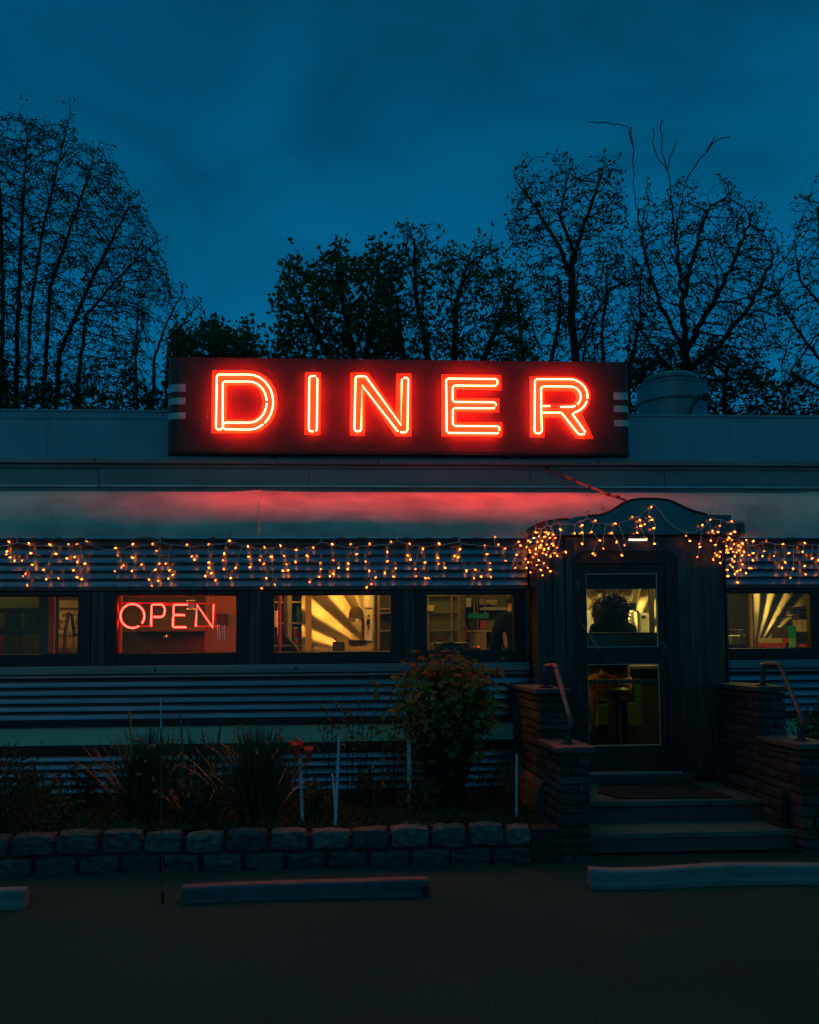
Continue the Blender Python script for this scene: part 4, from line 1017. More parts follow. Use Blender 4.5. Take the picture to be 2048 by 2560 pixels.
shrub('dark mounded bush at the far left end of the planter', (-2.75, -1.75, .15), [at(random.uniform(-120,85), random.uniform(1915,2070), -1.75+random.gauss(0,.12)) for i in range(40)], LEAFD, 26, .04, .006, .06, fork=2)
shrub('bushy plant behind the far right handrail', (4.15, -.9, .08), [at(random.uniform(2010,2110), random.uniform(1790,1875), -.8+random.gauss(0,.1)) for i in range(22)], LEAFD, 22, .05, .007, .06, fork=2)
# leafy perennials that fill the bed
random.seed(29)
for (u, v), hh, yy, lab in (((95,1990),.34,-1.0,'dark leafy perennial between the far left bush and the daffodils'), ((215,1985),.38,-.75,'dark leafy perennial against the ribs left of the daffodils'), ((395,1960),.46,-.70,'tall leafy perennial against the ribs behind the marker rod'),
        ((560,1960),.44,-.70,'tall leafy perennial against the ribs behind the big daffodil clump'), ((500,2040),.30,-1.75,'low leafy perennial at the stone edge between two daffodil clumps'), ((700,2010),.36,-1.05,'leafy perennial behind the red poppies'),
        ((790,2040),.28,-1.45,'low leafy perennial between the poppies and the tall white stake'), ((930,2030),.30,-1.0,'low leafy perennial at the foot of the orange tulip'), ((1060,2025),.30,-1.45,'low leafy perennial right of the thick white stake'), ((150,2055),.24,-1.75,'low leafy perennial at the stone edge left of the daffodils')):
    x = at(u, v, yy).x; t = thing('leafy_perennial', (x, yy, G0), lab, 'perennial plant', 'leafy perennials in the planter'); w = MB(); A = MB()
    for i in range(16):
        a = random.uniform(0, 6.283); b = Vector((x+random.gauss(0,.05), yy+random.gauss(0,.04), G0-.02)); e = b+Vector((math.cos(a)*hh*random.uniform(.1,.6), math.sin(a)*hh*.4, hh*random.uniform(.6,1.1))); pts = bez(b, b.lerp(e,.5)+Vector((0,0,.05)), e, 7)
        w.tube(pts, .003, 4)
        for k in range(1, 8):
            for _ in range(3): leaf(A, pts[k], rv()+Vector((0,0,.2)), random.uniform(.035,.085), random.uniform(.014,.03))
    w.build('stems', GLADE, t); A.build('leaves', LEAFD, t)
# ground cover and weeds
random.seed(31)
w = MB()
for i in range(6500):
    x = random.uniform(-3.6, 1.5); y = random.uniform(-2.0, -.35)
    f = .35+.65*max(0, math.sin(x*2.3+1.1)*math.sin(y*3.1+x)) + (.8 if x > .25 and y < -1.35 else 0)
    if random.random() > f*.8: continue
    for k in range(5): leaf(w, Vector((x, y, G0)), Vector((random.gauss(0,.8), random.gauss(0,.8), random.uniform(.2,1.3))), random.uniform(.03, .10), random.uniform(.014, .035))
tag(w.build('ground_cover', LEAFD), 'low dark ground cover and weeds growing all over the planter', 'ground cover', kind='stuff')
for (u, v), sc_, lab in (((945,2008),.10,'bright green leafy weed below the orange tulip'), ((1245,2028),.09,'bright green leafy weed left of the thin stake'), ((200,2048),.08,'pale green weed at the left of the daffodils'), ((440,1990),.13,'leafy weed with reddish leaves between the daffodil clumps')):
    p = grd(u, v+12, G0); t = MB()
    for k in range(34): leaf(t, p+rv()*.02, Vector((random.gauss(0,.7), random.gauss(0,.7), random.uniform(.2,1))), sc_*random.uniform(.6,1.1), sc_*.5)
    tag(t.build('weed', LEAFY), lab, 'weed', 'weeds in the planter')
w = MB()
for i in range(900):
    u = random.uniform(-50, 2100); p = grd(u, 2150+random.gauss(0, 14) + (25 if u < 700 else 0), 0)
    leaf(w, p+Vector((0,0,.003)), Vector((random.gauss(0,1), random.gauss(0,1), .25)), random.uniform(.01, .03), random.uniform(.006, .014))
tag(w.build('leaf_litter', mat('dry leaf litter', (.14,.10,.06), (.06,.05,.03), scale=30, rough=.9)), 'scattered dry leaf litter along the foot of planter and steps', 'leaf litter', kind='stuff')

# ------------------------------------------------------------------ trees (space colonisation inside a crown outline)
def inside(poly, u, v):
    c = False; n = len(poly)
    for i in range(n):
        (x1, y1), (x2, y2) = poly[i], poly[(i+1) % n]
        if (y1 > v) != (y2 > v) and u < (x2-x1)*(v-y1)/(y2-y1)+x1: c = not c
    return c
def tree(label, Y, poly, trunks, natt, depth, step, kill, infl, leafL, leafW, nleaf, m_leaf, seed, tip=.007, expo=2.35, rmax=.3, droop=0.0, cat='tree', name='tree', extra=(), leafprob=1.0, upb=.12, core=None, sparse_top=None, tipclump=.10, wander=.25, bare=False, gap=.7):
    """trunks: list of polylines [(u, v), ...] on plane Y starting at the ground"""
    natt = int(natt*3.6); step *= .62; kill *= .52; infl *= 1.0; tip *= .8
    random.seed(seed); R = np.random.default_rng(seed)
    us = [p[0] for p in poly]; vs = [p[1] for p in poly]; att = []
    while len(att) < natt:
        u, v = R.uniform(min(us), max(us)), R.uniform(min(vs), max(vs))
        jg = 26*math.sin(u*.061+seed)+18*math.sin(v*.083+2*seed)+14*math.sin(u*.17+v*.13)
        so = R.random() < .07 and not bare
        if not inside(poly, u+jg*.35+(R.normal(0, 22) if so else 0), v+jg*.7-24+(R.uniform(0, 62) if so else 0)): continue
        if math.sin(u*.045+seed*1.3)*math.sin(v*.052+seed)+.35*math.sin(u*.11-v*.09) < -.42 and R.random() < gap: continue
        if sparse_top and v < sparse_top[0] and R.random() > sparse_top[1]: continue
        hw = depth*math.sqrt(max(.08, 1-((v-(min(vs)+max(vs))/2)/((max(vs)-min(vs))*.62))**2))
        p = at(u, v, Y+float(np.clip(R.normal(0, hw*.45), -2.2*hw, 2.2*hw))); att.append((p.x, p.y, p.z))
    att = np.array(att)
    P, par = [], []
    def addline(pts, parent):
        last = parent
        for a, b in zip(pts[:-1], pts[1:]):
            n = max(1, int((b-a).length/step))
            for i in range(n):
                q_ = a.lerp(b, (i+1)/n)
                jt = step*(.16 if bare else .06); P.append((q_.x+R.normal(0, jt), q_.y+R.normal(0, jt), q_.z)); par.append(last); last = len(P)-1
        return last
    dY = {}
    for ti, tr in enumerate(trunks):
        pts = []
        for k, q_ in enumerate(tr):
            y = Y + (q_[2] if len(q_) > 2 else 0); p = at(q_[0], q_[1], y)
            if k == 0 and (len(q_) < 4): p.z = 0
            pts.append(p)
        start = -1
        if len(tr[0]) > 3:               # a limb: joins the nearest node built so far
            A_ = np.array(P); start = int(np.argmin(((A_-np.array(pts[0]))**2).sum(1))); pts[0] = Vector(P[start])
        else:
            P.append(tuple(pts[0])); par.append(-1); start = len(P)-1
        addline(pts, start)
    PN = np.array(P); PN0 = PN
    d2 = ((att[:, None, :]-PN[None, :, :])**2).sum(2) if len(PN)*len(att) < 3e7 else None
    near = d2.argmin(1); nd = np.sqrt(d2.min(1)); alive = nd > kill
    grown = {}; zcap = float(np.percentile(att[:, 2], 97))
    for it in range(160):
        ok = alive & (nd < infl)
        if not ok.any(): break
        idx = np.where(ok)[0]; nn = near[idx]
        PN = np.array(P)
        dirs = att[idx]-PN[nn]; dirs /= np.linalg.norm(dirs, axis=1)[:, None]+1e-9
        u_, inv = np.unique(nn, return_inverse=True)
        acc = np.zeros((len(u_), 3)); np.add.at(acc, inv, dirs)
        acc /= np.linalg.norm(acc, axis=1)[:, None]+1e-9
        prv = np.array([PN[k]-PN[par[k]] if par[k] >= 0 else (0, 0, step) for k in u_]); acc += .75*prv/(np.linalg.norm(prv, axis=1)[:, None]+1e-9)
        acc += R.normal(0, wander*.6, acc.shape); acc[:, 2] += upb
        acc /= np.linalg.norm(acc, axis=1)[:, None]+1e-9
        new = []
        for k, n0 in enumerate(u_):
            c = grown.get(n0, 0)
            if c > 3 or (bare and n0 < len(PN0) and P[n0][2] > zcap): continue
            grown[n0] = c+1
            q_ = PN[n0]+acc[k]*step; P.append(tuple(q_)); par.append(int(n0)); new.append(len(P)-1)
        if not new: break
        NP = np.array([P[i] for i in new]); dd = np.sqrt(((att[:, None, :]-NP[None, :, :])**2).sum(2)); m_ = dd.min(1); am = dd.argmin(1)
        up2 = m_ < nd; near[up2] = np.array(new)[am[up2]]; nd[up2] = m_[up2]; alive &= nd > kill
    n = len(P); ch = [[] for _ in range(n)]
    for i, p in enumerate(par):
        if p >= 0: ch[p].append(i)
    rad = np.zeros(n); ntr = len(PN0)
    for i in range(n-1, -1, -1):
        rad[i] = tip if not ch[i] else sum(rad[c]**expo for c in ch[i])**(1/expo)
    s_ = rmax/max(rad.max(), 1e-6)
    rad = np.minimum(rad, rad) if s_ > 1 else tip+(rad-tip)*(rmax-tip)/(rad.max()-tip)
    rad[:ntr] = np.maximum(rad[:ntr], .0115 if bare else tip*2.0)
    w = MB(); PV = [Vector(p) for p in P]
    starts = [(i, -1) for i in range(n) if par[i] < 0]; stack = [(i, p) for i, p in starts]
    while stack:
        i, p = stack.pop(); chain = ([p] if p >= 0 else [])+[i]; cur = i
        while ch[cur]:
            k = max(ch[cur], key=lambda c: rad[c])
            for c in ch[cur]:
                if c != k: stack.append((c, cur))
            chain.append(k); cur = k
        if len(chain) < 2: continue
        rr_ = [float(rad[c]) for c in chain]
        if p >= 0: rr_[0] = rr_[1]
        w.tube([PV[c] for c in chain], rr_, 7 if rr_[0] > .05 else 4 if rr_[0] > .015 else 3, caps=False)
    b = PV[0]
    t = thing(name, (b.x, b.y, 0), label, cat, 'trees behind the diner')
    w.build('trunk', BARK, t, smooth='all')
    A = MB()
    for i in range(n):
        if (rad[i] > tip*2.6 and i >= ntr) or (i < ntr and bare) or random.random() > leafprob: continue
        k = nleaf if not ch[i] else nleaf*.45
        k = int(k)+(random.random() < k-int(k))
        d0 = (PV[i]-PV[par[i]]).normalized() if par[i] >= 0 else Vector((0,0,1))
        for _ in range(k):
            d = d0*.7+rv()*.8; d.z -= droop
            leaf(A, PV[i]+rv()*tipclump*random.random(), d, leafL*random.uniform(.6,1.25), leafW*random.uniform(.7,1.2))
    A.build('crown', m_leaf, t)
    return t
tree('tall many stemmed tree filling the left edge, wide fan of fine branches', 9.0,
  [(-260,290),(-120,250),(0,255),(40,262),(75,300),(95,285),(175,282),(205,330),(250,335),(300,410),(330,450),(372,520),(395,590),(425,660),(432,715),(400,760),(370,800),(330,900),(250,985),(120,1010),(-260,1010)],
  [[(0,1100),(8,760,.3),(3,560,.3),(-10,330,.3)],[(30,1100),(45,800,-.4),(55,560,-.5),(68,340,-.5)],[(48,1100),(78,760,0),(110,560,.2),(170,310,.2)],[(70,1100),(125,720,.6),(180,560,.7),(240,380,.7)],
   [(90,1100),(150,880,-.5),(235,690,-.7),(320,520,-.7)],[(100,1100),(215,790,.4),(300,690,.5),(395,600,.5)],[(60,1100),(-90,800,0),(-140,500,0),(-150,320,0)]],
  2600, 1.9, .20, .30, 1.5, .085, .030, 4.6, LEAFD, 41, tip=.0075, rmax=.062, droop=.35, name='multi_stem_tree', upb=.16, tipclump=.13, wander=.2)
tree('slender sapling with few leaves between the left tree and the sign', 7.0,
  [(270,860),(300,780),(345,745),(400,700),(470,690),(505,745),(460,790),(440,850),(430,1000),(380,1020),(300,1010)],
  [[(375,1150),(385,900),(420,800),(455,735)],[(395,1150),(420,870),(470,790),(505,752)],[(370,1150),(340,900),(345,770)]],
  420, .9, .16, .26, 1.1, .065, .035, 1.3, LEAFD, 43, tip=.0055, rmax=.05, name='sapling', leafprob=.7)
tree('small bushy tree peeping over the left end of the sign', 14.0,
  [(425,880),(440,840),(470,800),(520,790),(560,800),(585,790),(615,800),(635,830),(650,850),(660,900),(650,960),(430,960)],
  [[(530,1200),(535,950),(520,850)],[(560,1200),(590,900),(590,830)]], 620, 1.5, .22, .30, 1.6, .14, .10, 5, LEAF, 44, tip=.009, rmax=.12, tipclump=.2)
tree('round leafy maple behind the middle of the sign', 9.0,
  [(690,800),(685,740),(705,700),(700,650),(735,640),(760,660),(790,640),(815,610),(850,615),(880,600),(930,620),(950,600),(985,605),(985,700),(1000,800),(990,900),(960,960),(700,960),(660,900),(665,850)],
  [[(905,1150),(895,920),(860,780),(840,660)],[(905,1150),(915,900),(940,760),(950,640)],[(880,1150),(830,900),(760,780),(720,700)]],
  1150, 1.6, .20, .30, 1.5, .115, .10, 3.2, LEAF, 45, tip=.008, rmax=.13, name='maple_tree', tipclump=.2)
tree('leafy tree with an uneven top right of the middle of the sign', 8.0,
  [(930,760),(960,620),(975,590),(1000,580),(1030,555),(1055,575),(1080,590),(1120,600),(1170,610),(1200,590),(1240,600),(1262,640),(1290,660),(1300,720),(1330,760),(1350,850),(1340,950),(960,960)],
  [[(1060,1150),(1070,900),(1040,740),(1035,600)],[(1130,1150),(1135,900),(1140,760),(1180,630)],[(1180,1150),(1200,920),(1250,800),(1290,690)],[(1020,1150),(1010,900),(990,730)]],
  1500, 1.7, .19, .27, 1.5, .085, .07, 2.4, LEAF, 46, tip=.0075, rmax=.11, name='leafy_tree', tipclump=.16, leafprob=.85)
tree('thin leaved tree with a forked trunk left of the broken top', 8.5,
  [(1262,520),(1275,470),(1300,420),(1345,405),(1390,400),(1440,380),(1480,395),(1515,385),(1550,400),(1560,470),(1565,600),(1540,700),(1500,780),(1460,840),(1400,850),(1360,760),(1310,640),(1270,590),(1258,560)],
  [[(1440,1150),(1440,905),(1428,800),(1430,650)],[(1430,700,0,1),(1400,620),(1340,520),(1290,450)],[(1430,660,0,1),(1460,560),(1490,480),(1510,410)],[(1440,880,0,1),(1480,800,.4),(1530,720,.4),(1600,690,.4)],[(1430,640,0,1),(1400,540,-.4),(1420,440,-.4)]],
  950, 1.5, .19, .28, 1.4, .075, .06, 1.5, LEAFD, 47, tip=.0065, rmax=.13, name='forked_tree', tipclump=.09)
tree('big tree with broken bare top limbs right of the sign', 9.5,
  [(1560,560),(1600,500),(1650,450),(1700,440),(1745,450),(1775,470),(1830,440),(1880,470),(1920,510),(1950,560),(1945,640),(1960,740),(1930,860),(1860,960),(1640,980),(1590,900),(1560,760),(1545,620)],
  [[(1712,1200),(1715,900),(1700,700),(1690,560)],[(1690,900,.2,1),(1650,760,.2),(1610,620,.2),(1590,500,.2),(1580,390,.2),(1575,330,.2)],[(1580,400,.2,1),(1585,350,.2),(1568,318,.2),(1545,312,.2),(1500,306,.2),(1465,304,.2)],[(1578,360,.2,1),(1580,315,.2)],
   [(1690,600,0,1),(1680,480),(1665,410),(1655,360),(1651,300)],[(1666,420,0,1),(1640,390),(1630,320)],[(1668,420,0,1),(1680,380),(1691,350)],[(1690,560,0,1),(1720,440),(1760,385),(1790,350),(1825,343)],[(1765,380,0,1),(1785,340)],
   [(1715,880,0,1),(1780,760,-.5),(1850,620,-.5),(1890,520,-.5)],[(1714,930,0,1),(1800,860,.6),(1880,760,.6),(1935,640,.6)],[(1700,760,0,1),(1740,620,.4),(1780,500,.4)],[(1714,960,0,1),(1640,880,.5),(1580,800,.5)]],
  1700, 1.9, .20, .28, 1.5, .075, .055, 1.4, LEAFD, 48, tip=.0068, rmax=.20, name='broken_top_tree', tipclump=.10, wander=.22, leafprob=.85, bare=True)
tree('fine branched tree cut off by the right edge', 8.0,
  [(1960,600),(1985,520),(2010,460),(2040,450),(2120,430),(2260,520),(2280,900),(2100,1000),(1960,960),(1930,850),(1925,720)],
  [[(2120,1150),(2085,900),(2060,700),(2045,520)],[(2100,950,0,1),(2010,850),(1960,770),(1930,700)],[(2070,780,0,1),(2000,700),(1985,600)],[(2110,1000,0,1),(2030,960),(1960,930)]],
  800, 1.6, .19, .28, 1.4, .075, .05, 1.5, LEAFD, 49, tip=.0065, rmax=.15, name='fine_tree', leafprob=.8)
tree('wispy bare tree between the leafy tree and the forked trunk', 12.0,
  [(1235,760),(1280,700),(1330,690),(1390,660),(1440,690),(1470,760),(1500,850),(1490,960),(1240,960)],
  [[(1310,1200),(1315,960),(1300,820),(1290,730)],[(1360,1200),(1370,940),(1400,800),(1400,700)],[(1430,1200),(1440,980),(1465,860)]], 620, 1.6, .20, .30, 1.5, .075, .055, 1.6, LEAFD, 52, tip=.0075, rmax=.07, name='wispy_tree', gap=.3)
tree('wispy bare tree between the forked trunk and the broken top', 12.5,
  [(1450,800),(1480,700),(1540,640),(1590,660),(1640,690),(1660,800),(1650,980),(1450,980)],
  [[(1500,1200),(1510,960),(1505,820),(1520,700)],[(1560,1200),(1570,940),(1600,800),(1600,700)]], 520, 1.6, .20, .30, 1.5, .075, .055, 1.6, LEAFD, 53, tip=.0075, rmax=.07, name='wispy_tree', gap=.3)
tree('dark undergrowth tree behind the roof fan', 11.0,
  [(1560,1000),(1560,900),(1600,860),(1680,850),(1740,870),(1830,850),(1900,880),(1960,930),(2040,960),(2100,980),(2100,1060),(1560,1060)],
  [[(1640,1200),(1620,960),(1600,900)],[(1800,1200),(1810,960),(1830,880)],[(1980,1200),(1960,1000)]], 700, 1.4, .2, .28, 1.5, .11, .08, 3.4, LEAFD, 50, tip=.008, rmax=.1, name='young_tree', tipclump=.16)
tree('dark bushy tree low at the left edge behind the roof', 8.0,
  [(-100,1000),(-100,920),(-20,900),(60,930),(150,950),(240,960),(330,930),(420,950),(430,1060),(-100,1060)],
  [[(40,1200),(20,1000),(10,930)],[(220,1200),(200,1000)],[(360,1200),(370,980)]], 700, 1.2, .2, .28, 1.5, .10, .07, 3.2, LEAFD, 51, tip=.008, rmax=.08, name='young_tree', tipclump=.16)

# ------------------------------------------------------------------ inside the diner
def pb_(w, u0, v0, u1, v1, Y, d):
    a, b = at((u0+u1)/2-abs(u1-u0)/2, (v0+v1)/2, Y), at((u0+u1)/2+abs(u1-u0)/2, (v0+v1)/2, Y)
    zt_, zb_ = at((u0+u1)/2, min(v0, v1), Y).z, at((u0+u1)/2, max(v0, v1), Y).z
    w.box((a.x, Y, zb_), (b.x, Y+d, zt_)); return w
def ibox(name, u0, v0, u1, v1, Y, d, m_, parent=None, bevel=.004):
    return pb_(MB(), u0, v0, u1, v1, Y, d).build(name, m_, parent, bevel=bevel)
# back counter the kitchen things stand on
CT = 1.36
bc = thing('back_counter', (0, 2.0, FZ), 'long steel work counter running along the kitchen behind the windows', 'counter')
w = MB(); w.box((-6, 1.55, CT-.04), (2.05, 2.3, CT)); w.box((3.15, 1.55, CT-.04), (6.5, 2.3, CT)); w.build('counter_top', INST, bc, bevel=.004)
w = MB(); w.box((-6, 1.62, FZ), (2.0, 2.28, CT-.041)); w.box((3.2, 1.62, FZ), (6.5, 2.28, CT-.041)); w.build('cabinet', INDARK, bc)
# ceiling lamps
def lamp_(x, y, L, m_, label):
    t = thing('ceiling_light', (x, y, CZ), label, 'ceiling light', 'ceiling lights in the diner')
    w = MB(); w.box((x-L/2, y-.09, CZ-.06), (x+L/2, y+.09, CZ-.001)); w.build('housing', WHITEI, t)
    w = MB(); w.box((x-L/2+.02, y-.07, CZ-.085), (x+L/2-.02, y+.07, CZ-.062)); w.build('tube', m_, t)
for x, y, L, m_, lb in ((-3.6, 1.2, 1.0, TUBED, 'dim ceiling light over the leftmost window'), (-1.5, 1.0, 1.3, TUBEA, 'warm ceiling light above the OPEN sign window'), (-.05, .75, 1.3, TUBEL, 'warm ceiling light in front of the bright steel panel'), (1.2, 1.5, .9, TUBED, 'dim ceiling light above the person in the jacket'), (2.7, 1.45, 1.1, TUBEM, 'dim ceiling light inside the door'), (4.3, 1.1, 1.3, TUBEM, 'warm ceiling light over the far right window')):
    lamp_(x, y, L, m_, lb)
# cross walls keep each window's own room tone
def sunburst(w, corners, hub, n, Yb, amp, rings=7):
    """radiating ridges pressed into sheet steel: wedges about a hub, alternating tilt"""
    (x0, z0), (x1, z1) = corners; k = len(w.v); nu, nv = 90, 40
    for i in range(nu+1):
        for j in range(nv+1):
            x = x0+(x1-x0)*i/nu; z = z0+(z1-z0)*j/nv
            a = math.atan2(z-hub[1], x-hub[0]); r = math.hypot(x-hub[0], z-hub[1])
            ph = (a/math.pi*n) % 1
            s = abs(2*ph-1)
            y = Yb - amp*min(1, r/.45)*(s**.8) + .004*math.sin(9*x+5*z)
            w.v.append((x, y, z))
    for i in range(nu):
        for j in range(nv):
            a = k+i*(nv+1)+j; w.f.append((a, a+nv+1, a+nv+2, a+1))
sp1 = thing('sunburst_panel', tuple(at(830,1600,2.0)), 'bright embossed steel sunburst panel behind the third window', 'wall panel', 'sunburst steel panels')
a, b = at(755,1640,2.0), at(935,1420,2.0); h_ = at(965,1655,2.0)
w = MB(); sunburst(w, ((a.x, a.z), (b.x, b.z)), (h_.x, h_.z), 11, 2.0, .032); w.build('sheet', SUNB, sp1, smooth='all')
sp2 = thing('sunburst_panel', tuple(at(1950,1600,2.3)), 'bright embossed steel sunburst panel behind the far right window', 'wall panel', 'sunburst steel panels')
a, b = at(1884,1640,2.3), at(2120,1420,2.3); h_ = at(1887,1632,2.3)
w = MB(); sunburst(w, ((a.x, a.z), (b.x, b.z)), (h_.x, h_.z), 13, 2.3, .036); w.build('sheet', SUNB, sp2, smooth='all')
sp3 = thing('sunburst_panel', tuple(at(1550,1560,2.3)), 'embossed steel sunburst panel behind the person at the door', 'wall panel', 'sunburst steel panels')
a, b = at(1430,1640,2.3), at(1640,1466,2.3); h_ = at(1560,1660,2.3)
w = MB(); sunburst(w, ((a.x, a.z), (b.x, b.z)), (h_.x, h_.z), 13, 2.3, .05); w.build('sheet', SUNB, sp3, smooth='all')

# window 1: dark shelf unit, door post, notice board
t = thing('dark_shelf_unit', tuple(at(40,1600,.9)), 'dark shelving seen through the left part of the leftmost window', 'shelf')
w = MB(); pb_(w, -150, 1521, 96, 1531, .9, .3); pb_(w, -150, 1571, 96, 1586, .9, .3); pb_(w, -150, 1680, 96, 1690, .9, .3); w.build('shelf_board', INDARK, t)
ibox('upright', 97, 1440, 119, 1700, .85, .3, INDARK, t)
ibox('backing', -160, 1440, 96, 1700, 1.25, .03, mat('olive board', (.16,.15,.05), (.10,.10,.04), scale=3), t)
tag(ibox('green_box', 12, 1532, 42, 1570, .92, .15, GREENT), 'green box on the middle shelf in the leftmost window', 'box')
tag(ibox('cream_box', 62, 1533, 95, 1570, .95, .15, CARD), 'cream coloured box on the middle shelf beside the green box', 'box')
for u0, u1, lb in ((-8, 5, 'red tube cut by the left picture edge on the lower shelf'), (38, 52, 'red rolled tube below the green box')):
    a = at((u0+u1)/2, 1618, .95); q_ = MB(); q_.lathe((a.x, a.y, at(40,1680,.95).z), [(.03,0),(.03,.40),(.01,.42)], 12); tag(q_.build('red_tube', REDT, smooth=True), lb, 'tube')
t = thing('door_post', tuple(at(130,1600,.7)), 'reddish brown wooden post beside the notice board', 'post')
ibox('post', 120, 1440, 136, 1700, .7, .08, WOODT, t); ibox('stop', 137, 1440, 144, 1700, .74, .05, INDARK, t)
t = thing('notice_board', tuple(at(175,1560,1.9)), 'cream notice board covered with papers in the leftmost window', 'notice board')
ibox('board', 138, 1525, 212, 1620, 1.9, .03, WALLW, t); ibox('papers', 147, 1530, 194, 1588, 1.885, .012, PAPER, t); ibox('header', 140, 1500, 212, 1520, 1.88, .04, CARD, t)
t = thing('folding_ladder', tuple(at(168,1600,1.3)), 'dark folding step ladder in front of the notice board', 'ladder')
w = MB(); w.tube([at(161,1700,1.3), at(162,1590,1.32), at(172,1532,1.35), at(180,1538,1.4), at(186,1590,1.5)], .018, 6); w.build('rail', INDARK, t)
w = MB(); w.tube([at(182,1660,1.3), at(184,1592,1.32)], .014, 6); w.build('leg', CARD, t)

# window 2: hood, hanging ladle, rack, plain panel
t = thing('kitchen_hood', tuple(at(420,1540,1.7)), 'steel extractor hood behind the red OPEN letters', 'hood')
w = MB()
a, b = at(310,1578,1.7), at(535,1578,1.7); zt_ = at(420,1470,1.7).z
w.v += [(a.x,1.55,a.z),(b.x,1.55,a.z),(b.x,2.3,a.z),(a.x,2.3,a.z),(a.x,1.95,zt_),(b.x,1.95,zt_),(b.x,2.3,zt_),(a.x,2.3,zt_)]
w.f += [(0,3,2,1),(4,5,6,7),(0,1,5,4),(1,2,6,5),(2,3,7,6),(3,0,4,7)]; w.build('canopy', BACKS, t)
w = MB(); w.box((a.x-.01,1.53,a.z-.012),(b.x+.01,1.549,a.z+.03)); w.build('hood_lip', BACKS, t, bevel=.004)
ibox('back_sheet', 292, 1470, 552, 1680, 2.32, .02, BACKS, t, 0)
t = thing('side_wall', tuple(at(570,1600,1.4)), 'plain tan wall panel at the right side of the OPEN window', 'wall')
w = MB(); a = at(552,1600,2.3); b = at(604,1600,.9); w.box((a.x,.95,FZ),(a.x+.03,2.3,CZ)); w.face([(a.x+.0305,1.0,FZ),(b.x+.25,.95,FZ),(b.x+.25,.95,CZ),(a.x+.0305,1.0,CZ)]); w.build('panel', WALLW, t)
t = thing('wall_box', tuple(at(556,1550,.9)), 'dark utensil box with hanging tools beside the OPEN sign', 'utensil rack')
ibox('box', 541, 1534, 569, 1562, .86, .08, INDARK, t)
w = MB()
for u, v in ((544,1600),(549,1606),(556,1596),(561,1602)): w.tube([at(u,1562,.88), at(u+1,v,.88)], .004, 5)
w.build('tools', CHROME, t)
t = thing('ladle', tuple(at(416,1594,1.45)), 'round steel ladle hanging below the hood', 'ladle')
c = at(416,1594,1.45); w = MB(); w.lathe((c.x,c.y,c.z), [(.004,-.036),(.022,-.03),(.034,-.01),(.034,.012),(.022,.03),(.006,.036)], 16); w.build('bowl', CHROME, t, smooth=True)
w = MB(); w.tube([c+Vector((0,0,.034)), Vector((c.x,c.y+.06,at(416,1577,1.5).z))], .004, 5); w.build('handle', CHROME, t)
t = thing('wire_basket', tuple(at(477,1505,.8)), 'chrome wire basket hanging at the top of the OPEN window', 'wire basket')
w = MB()
for i in range(9): w.tube([at(468+i*2.2,1476,.8), at(470+i*1.9,1524,.8)], .0035, 5)
for v in (1488,1502,1523): w.tube([at(467,v,.8), at(488,v,.8)], .004, 5)
w.build('wires', CHROME, t)
ibox('blue_can', 347, 1624, 368, 1650, 1.56, .1, mat('blue label', (.03,.10,.16)), None); tag(bpy.data.objects['blue_can'], 'small dark blue can at the bottom of the OPEN window', 'can')
t = thing('door_post', tuple(at(300,1600,.5)), 'tan wooden trim post at the left edge of the OPEN window', 'post'); ibox('post', 294, 1440, 303, 1700, .5, .06, WOODT, t)
t = thing('coiled_hose', tuple(at(345,1490,1.2)), 'red coiled hose hanging behind the OPEN sign', 'hose'); w = MB(); w.tube(bez(at(322,1470,1.2), at(352,1515,1.2), at(388,1470,1.2), 10), .008, 6); w.build('hose', REDT, t, smooth=True)

# window 3: shelf rack, trim, cap on a post, urn column, white tub
t = thing('storage_rack', tuple(at(715,1600,2.4)), 'wire storage rack with tubs and tins left of the bright panel', 'shelf')
w = MB()
for v in (1503,1556,1612): pb_(w, 684, v, 764, v+4, 2.4, .4)
w.build('shelf_board', INST, t); ibox('back_panel', 680, 1440, 765, 1700, 2.85, .02, BROWN, t, 0)
ibox('post', 715, 1470, 729, 1600, 1.2, .06, mat('olive cloth', (.20,.16,.06), (.13,.10,.04), scale=9), t)
def can(name, u, v0, v1, Y, r, m_, label, cat, lid=None):
    z0, z1 = at(u, v1, Y).z, at(u, v0, Y).z; c = at(u, v1, Y)
    q_ = MB(); q_.lathe((c.x, c.y, z0), [(r,0),(r,z1-z0-.012),(r*.9,z1-z0)], 18); o = q_.build(name, m_, None, smooth=True); tag(o, label, cat)
    if lid: q_ = MB(); q_.lathe((c.x,c.y,z1+.001), [(r*1.02,0),(r*1.02,.02),(r*.5,.024)], 18); q_.build('lid', lid, o, smooth=True)
    return o
can('plastic_tub', 748, 1514, 1555, 2.45, .036, TEAL, 'teal plastic tub on the upper rack shelf', 'tub')
can('white_tub', 759, 1519, 1555, 2.45, .026, WHITEI, 'white tub standing right of the teal tub', 'tub')
can('red_tin', 740, 1572, 1594, 2.45, .036, REDT, 'red tin on the rack left of the taller red tins', 'tin', WHITEI)
can('red_tin', 758, 1572, 1611, 2.45, .030, REDT, 'tall red tin beside the tan trim', 'tin', WHITEI)
can('red_tin', 757, 1617, 1640, 2.45, .032, REDT, 'red tin at the bottom right of the rack', 'tin', WHITEI)
can('red_tin', 742, 1600, 1611, 2.45, .030, REDT, 'short red tin in the middle of the rack', 'tin', WHITEI)
t = thing('red_pole', tuple(at(701,1600,.8)), 'red upright pole at the left of the third window', 'pole')
w = MB(); w.tube([at(700,1700,.8), at(701,1440,.8)], .014, 8); w.build('pole', REDT, t, smooth=True); w = MB(); w.tube([at(695,1700,.79), at(695,1440,.79)], .004, 6); w.build('cord', CHROME, t)
